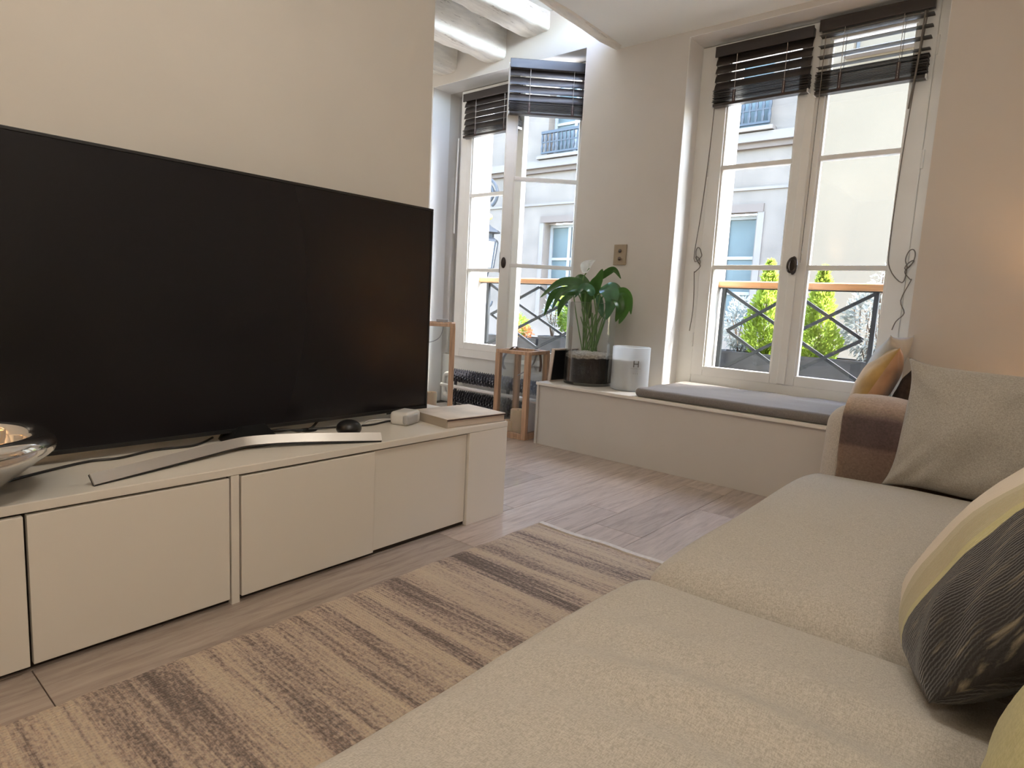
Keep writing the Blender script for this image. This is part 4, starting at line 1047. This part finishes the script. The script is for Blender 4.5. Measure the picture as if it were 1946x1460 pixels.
plant('silver_shrub', 'tall silver leaved shrub at the right end of the bench window', ball(-.90, 4.82, .98, .19, .09, .26), 1500, .038, 4, 'silverleaf', -.90, 4.82, PZ, 1.15, .4, spread=.15)
plant('silver_shrub', 'loose silver sprig rising above the handrail at the right', ball(-.84, 4.84, 1.27, .11, .05, .09), 140, .032, 14, 'silverleaf', -.85, 4.84, PZ, 1.34, .4, spread=.06)
plant('green_shrub', 'green bush behind the railing under the open window leaf', ball(-3.23, 4.80, .84, .26, .1, .20), 2200, .036, 5, 'shrub', -3.23, 4.80, PZ-.04, .95, .45, spread=.15)
plant('green_shrub', 'taller yellow green sprig behind the left window railing', ball(-3.42, 4.82, .98, .12, .08, .22), 700, .036, 6, 'conifer', -3.42, 4.82, PZ-.04, 1.1, .45)
plant('silver_shrub', 'silver shrub behind the left window railing', ball(-3.56, 4.8, .92, .11, .07, .14), 350, .034, 9, 'silverleaf', -3.56, 4.8, PZ-.04, 1.0, .4)
plant('green_shrub', 'small green and rusty plant at the left jamb outside the window', ball(-4.02, 4.78, .76, .17, .08, .13), 900, .034, 7, 'shrub', -4.02, 4.78, PZ-.06, .85, .45)
plant('rusty_plant', 'low rusty leaved plant in the leftmost window box', ball(-3.9, 4.74, .70, .14, .05, .06), 260, .036, 8, 'rust', -3.9, 4.74, PZ-.06, .74, .5)

# opposite buildings
YFAC = 12.0
bd = thing('stone_building', 'grey limestone apartment building across the street', 'building', (-8, YFAC, -3))
def facade(x0, x1, z0, z1, holes):
    bm = bmesh.new(); xs_ = sorted({x0, x1, *[h[0] for h in holes], *[h[1] for h in holes]}); zs_ = sorted({z0, z1, *[h[2] for h in holes], *[h[3] for h in holes]})
    for a, b in zip(xs_, xs_[1:]):
        for c, d in zip(zs_, zs_[1:]):
            mx, mz = (a+b)/2, (c+d)/2
            if any(h[0] < mx < h[1] and h[2] < mz < h[3] for h in holes): continue
            bx(bm, a, b, YFAC, YFAC+.45, c, d)
    bmesh.ops.remove_doubles(bm, verts=bm.verts, dist=.0005)
    return bm
HX_ = []
for c in (-13.65, -9.25, -4.95, ):
    pass
cols = [(-13.75, -12.75), (-9.32, -8.20), (-5.62, -4.36)]
holes = [(a, b, .75, 3.0) for a, b in cols] + [(a-.05, b+.05, 4.36, 6.6) for a, b in cols]
obj('wall', facade(-20, -3.62, -3, 9.5, holes), 'stone', bd)
def ext_window(par, x0, x1, z0, z1, bars=(.62,), mid=True, ym=YFAC+.28):
    bm = bmesh.new(); w = .075
    bx(bm, x0, x0+w, ym-.05, ym+.05, z0, z1); bx(bm, x1-w, x1, ym-.05, ym+.05, z0, z1); bx(bm, x0+w, x1-w, ym-.05, ym+.05, z1-w, z1); bx(bm, x0+w, x1-w, ym-.05, ym+.05, z0, z0+w)
    if mid: bx(bm, (x0+x1)/2-.04, (x0+x1)/2+.04, ym-.04, ym+.04, z0+w, z1-w)
    for b in bars: bx(bm, x0+w, x1-w, ym-.035, ym+.035, z0+(z1-z0)*b-.03, z0+(z1-z0)*b+.03)
    f_ = obj('window', bm, 'extframe', par)
    xs_ = [x0+w, (x0+x1)/2, x1-w] if mid else [x0+w, x1-w]; zs_ = [z0+w] + [z0+(z1-z0)*b for b in bars] + [z1-w]
    for a, b in zip(xs_, xs_[1:]):
        for c, d in zip(zs_, zs_[1:]): obj('pane', box(a, b, ym-.006, ym+.006, c, d), 'extglass', f_)
    return f_
for (a, b) in cols:
    ext_window(bd, a, b, .75, 2.86, (.30, .62)); obj('lintel', box(a-.12, b+.12, YFAC-.03, YFAC+.2, 2.88, 3.03), 'stone_pink', bd)
    for s in (a-.14, b+.02): obj('surround', box(s, s+.12, YFAC-.02, YFAC+.1, .7, 2.88), 'stone_lt', bd)
    ext_window(bd, a-.05, b+.05, 4.36, 6.6, (.35, .7))
    # wrought-iron guard
    g_ = obj('guard_rail', box(a-.12, b+.12, YFAC-.17, YFAC-.11, 4.86, 4.92), 'iron', bd)
    obj('guard_foot', box(a-.12, b+.12, YFAC-.16, YFAC-.12, 4.42, 4.46), 'iron', bd)
    obj('guard_band', box(a-.12, b+.12, YFAC-.15, YFAC-.13, 4.66, 4.69), 'iron', bd)
    n_ = 12
    for k in range(n_+1):
        X = a-.10+(b-a+.20)*k/n_
        obj('baluster', tube([(X, YFAC-.14, 4.44), (X, YFAC-.14, 4.56), (X, YFAC-.14, 4.64), (X, YFAC-.14, 4.74), (X, YFAC-.14, 4.87)], .02, 6, radii=[.018, .034, .018, .034, .018]), 'iron', bd)
    obj('sill', box(a-.2, b+.2, YFAC-.22, YFAC+.2, 4.30, 4.37), 'stone_lt', bd)
obj('cornice', box(-20, -3.62, YFAC-.16, YFAC+.05, 4.12, 4.28), 'stone_lt', bd)
obj('cornice_lower_moulding', box(-20, -3.62, YFAC-.08, YFAC+.05, 4.02, 4.12), 'stone_pink', bd)  # darker stone band under the cornice
obj('string_course', box(-20, -3.62, YFAC-.03, YFAC+.05, 3.28, 3.33), 'stone_lt', bd)
# cream building to the right
cb2 = thing('cream_building', 'plain cream rendered building across the street', 'building', (0, YFAC, -3))
def crm():
    bm = bmesh.new(); x0, x1 = -3.60, 6
    bx(bm, x0, x1, YFAC-.12, YFAC+.4, -3, 5.35); bx(bm, x0, -3.0, YFAC-.12, YFAC+.4, 5.35, 7.2); bx(bm, -1.5, x1, YFAC-.12, YFAC+.4, 5.35, 7.2); bx(bm, x0, x1, YFAC-.12, YFAC+.4, 7.2, 8.0)
    return bm
obj('wall', crm(), 'cream', cb2)
ext_window(cb2, -3.0, -1.5, 5.35, 7.2, (.5,), True, YFAC+.1)
obj('sill', box(-3.1, -1.4, YFAC-.28, YFAC+.1, 5.27, 5.36), 'stone_lt', cb2)
obj('shutter_blind', box(-2.93, -1.57, YFAC-.02, YFAC+.02, 5.43, 7.15), 'cream', cb2)
obj('drain_pipe', tube([(-3.55, YFAC-.19, -3), (-3.55, YFAC-.19, 9.4)], .045, 10), 'street', cb2, smooth=True)
for z in (.9, 2.6, 4.3): obj('pipe_collar', tube([(-3.55, YFAC-.19, z), (-3.55, YFAC-.19, z+.09)], .07, 10), 'street', cb2)
st_ = struct('floor_street', box(-25, 12, YO, 13, -3.2, -3.0), 'street', 'pale street paving below')
# street lamp on a scrolled bracket
YL = 10.6
lp = thing('street_lamp', 'wrought-iron street lantern hanging from a scroll bracket', 'lamp', at(931, 430, y=YL))
def L_(u, v): return at(u, v, y=YL)
sc = []
for k in range(40):
    a = math.radians(-60 + 14*k); rr = 24*(1-.55*k/39); sc.append(L_(924+rr*math.cos(a)*.95, 365-rr*math.sin(a)*1.25))
obj('scroll', tube(sc, .035, 8), 'lampiron', lp, smooth=True)
obj('inner_scroll', tube([L_(921+10*math.cos(a), 362-9*math.sin(a)) for a in [math.radians(-30+15*k) for k in range(14)]], .03, 8), 'lampiron', lp, smooth=True)
obj('hanger', tube([L_(926, 388), L_(928, 400), L_(928, 422)], .03, 8), 'lampiron', lp, smooth=True)
g0 = L_(928, 412); obj('gilt_ball', lathe([(.10*math.sin(math.pi*k/12), -.075*math.cos(math.pi*k/12)) for k in range(13)], 16, g0), 'gilt', lp, smooth=True)
def ring_(z, r): return (r, z)
c0 = L_(927, 425)
obj('lamp_roof', lathe([(0, 0), (.05, -.02), (.10, -.06), (.30, -.16), (.31, -.20), (.16, -.22), (.16, -.30), (.26, -.36), (.27, -.40), (0, -.40)], 6, c0), 'lampiron', lp)
obj('lamp_body', lathe([(0, -.40), (.25, -.40), (.17, -.98), (0, -.98)], 6, c0), 'lampglass', lp)
for k in range(6):
    a = k*math.pi/3; obj('lamp_rib', tube([c0+Vector((.26*math.cos(a), .26*math.sin(a), -.40)), c0+Vector((.175*math.cos(a), .175*math.sin(a), -.98))], .018, 6), 'lampiron', lp)
obj('lamp_foot', lathe([(0, -.98), (.20, -.98), (.20, -1.03), (.08, -1.08), (.03, -1.25), (0, -1.25)], 6, c0), 'lampiron', lp)
obj('bracket_arm', tube([c0+Vector((0, 0, .72)), c0+Vector((-.2, .7, .78)), c0+Vector((-.3, 1.36, .78))], .035, 8), 'lampiron', lp)
sc2 = [c0+Vector((0, 0, -1.25)), c0+Vector((0, 0, -1.75))]
obj('tail_rod', tube(sc2, .025, 8), 'lampiron', lp)
for s in (-1, 1):
    obj('tail_scroll', tube([c0+Vector((s*(.13-.11*math.cos(a)), 0, -1.72-.13*math.sin(a))) for a in [math.radians(18*k) for k in range(11)]], .022, 8), 'lampiron', lp)

# ================================================================== LAMPS OF THE ROOM AND ADDED FILL LAMPS
def bulb(name, loc, watts, col, r, parent=None):
    l = bpy.data.lights.new(name, 'POINT'); l.energy = watts; l.color = col; l.shadow_soft_size = r
    o = bpy.data.objects.new(name, l); COL.objects.link(o); o.location = loc; return o
# table lamp standing on the bench at the right, just out of view
tl = thing('table_lamp', 'table lamp with cream shade on the far right of the bench', 'lamp', (.32, 3.72, Z0))
obj('lamp_base', lathe([(0, 0), (.07, 0), (.075, .012), (.03, .03), (.045, .10), (.05, .16), (.02, .24), (.01, .30), (0, .30)], 28, (.32, 3.72, Z0)), 'brass', tl, smooth=True)
obj('shade', lathe([(.14, .30), (.10, .50), (.097, .50), (.137, .30)], 32, (.32, 3.72, Z0)), 'shade', tl, smooth=True)
bulb('table_bulb', (.32, 3.72, Z0+.42), 13, (1, .55, .22), .03)
# unseen hanging lamps, added to fill the room and the alcove with light
def fill_lamp(label, x, y, watts, col, r=.2):
    t = thing('fill_lamp', label, 'lamp', (x, y, (ZC if x > -2.5 else ZC2)-.02), group='added fill lamps')
    ZC_ = ZC if x > -2.5 else ZC2
    obj('rose', lathe([(0, 0), (.07, 0), (.07, -.02), (0, -.02)], 24, (x, y, ZC_)), 'white', t)
    obj('cord', tube([(x, y, ZC_-.02), (x, y, ZC_-(.12 if x > -2.5 else .67))], .004, 8), 'white', t)
    obj('socket', lathe([(0, -.12), (.018, -.12), (.022, -.17), (0, -.17)], 20, (x, y, ZC_ - (0 if x > -2.5 else .55))), 'brass', t, smooth=True)
    bulb('fill_bulb', (x, y, ZC_-(.2 if x > -2.5 else .75)-r), watts, col, r)
fill_lamp('added fill lamp hanging above the sofa', -.75, .75, 22, (1, .94, .85), .20)
fill_lamp('added fill lamp in the hidden corner behind the television wall', -4.9, 2.6, 20, (1, .93, .84), .18)
# warm floor lamp left of the camera, beyond the frame
fl_ = thing('floor_lamp', 'brass floor lamp beside the television wall', 'lamp', (-2.12, -1.55, 0))
obj('lamp_foot', lathe([(0, 0), (.14, 0), (.14, .015), (.02, .03), (0, .03)], 32, (-2.12, -1.55, 0)), 'brass', fl_, smooth=True)
obj('pole', tube([(-2.12, -1.55, .03), (-2.12, -1.55, 1.62)], .011, 10), 'brass', fl_, smooth=True)
obj('shade', lathe([(.19, 1.45), (.13, 1.72), (.127, 1.72), (.187, 1.45)], 32, (-2.12, -1.55, 0)), 'shade', fl_, smooth=True)
bulb('floor_bulb', (-2.12, -1.55, 1.66), 42, (1, .62, .32), .04)
# unseen lamp added right of the camera to brighten cabinet and sofa
rl = thing('sofa_fill_lamp', 'slim brass fill lamp added behind the near end of the sofa', 'lamp', (.575, -.85, 0))
obj('lamp_foot', lathe([(0, 0), (.012, 0), (.012, .02), (0, .02)], 16, (.575, -.85, 0)), 'brass', rl, smooth=True)
obj('pole', tube(spline([(.575, -.85, .02), (.575, -.85, 1.3), (.56, -.82, 1.62), (.50, -.70, 1.74)], 6), .009, 10), 'brass', rl, smooth=True)
obj('socket', tube([(.505, -.71, 1.735), (.47, -.64, 1.75)], .02, 12), 'brass', rl, smooth=True)
bulb('sofa_fill_bulb', (.40, -.50, 1.76), 24, (1, .86, .70), .10)
# light portals over the two window openings (they only help the renderer find the sky)
for (x0, x1, z0, z1) in ((-4.30, -2.80, .46, 2.86), (-2.01, -.55, .46, 2.76)):
    l = bpy.data.lights.new('portal', 'AREA'); l.shape = 'RECTANGLE'; l.size = x1-x0; l.size_y = z1-z0; l.cycles.is_portal = True
    o = bpy.data.objects.new('portal', l); COL.objects.link(o); o.location = ((x0+x1)/2, 4.45, (z0+z1)/2); o.rotation_euler = (-math.pi/2, 0, 0)
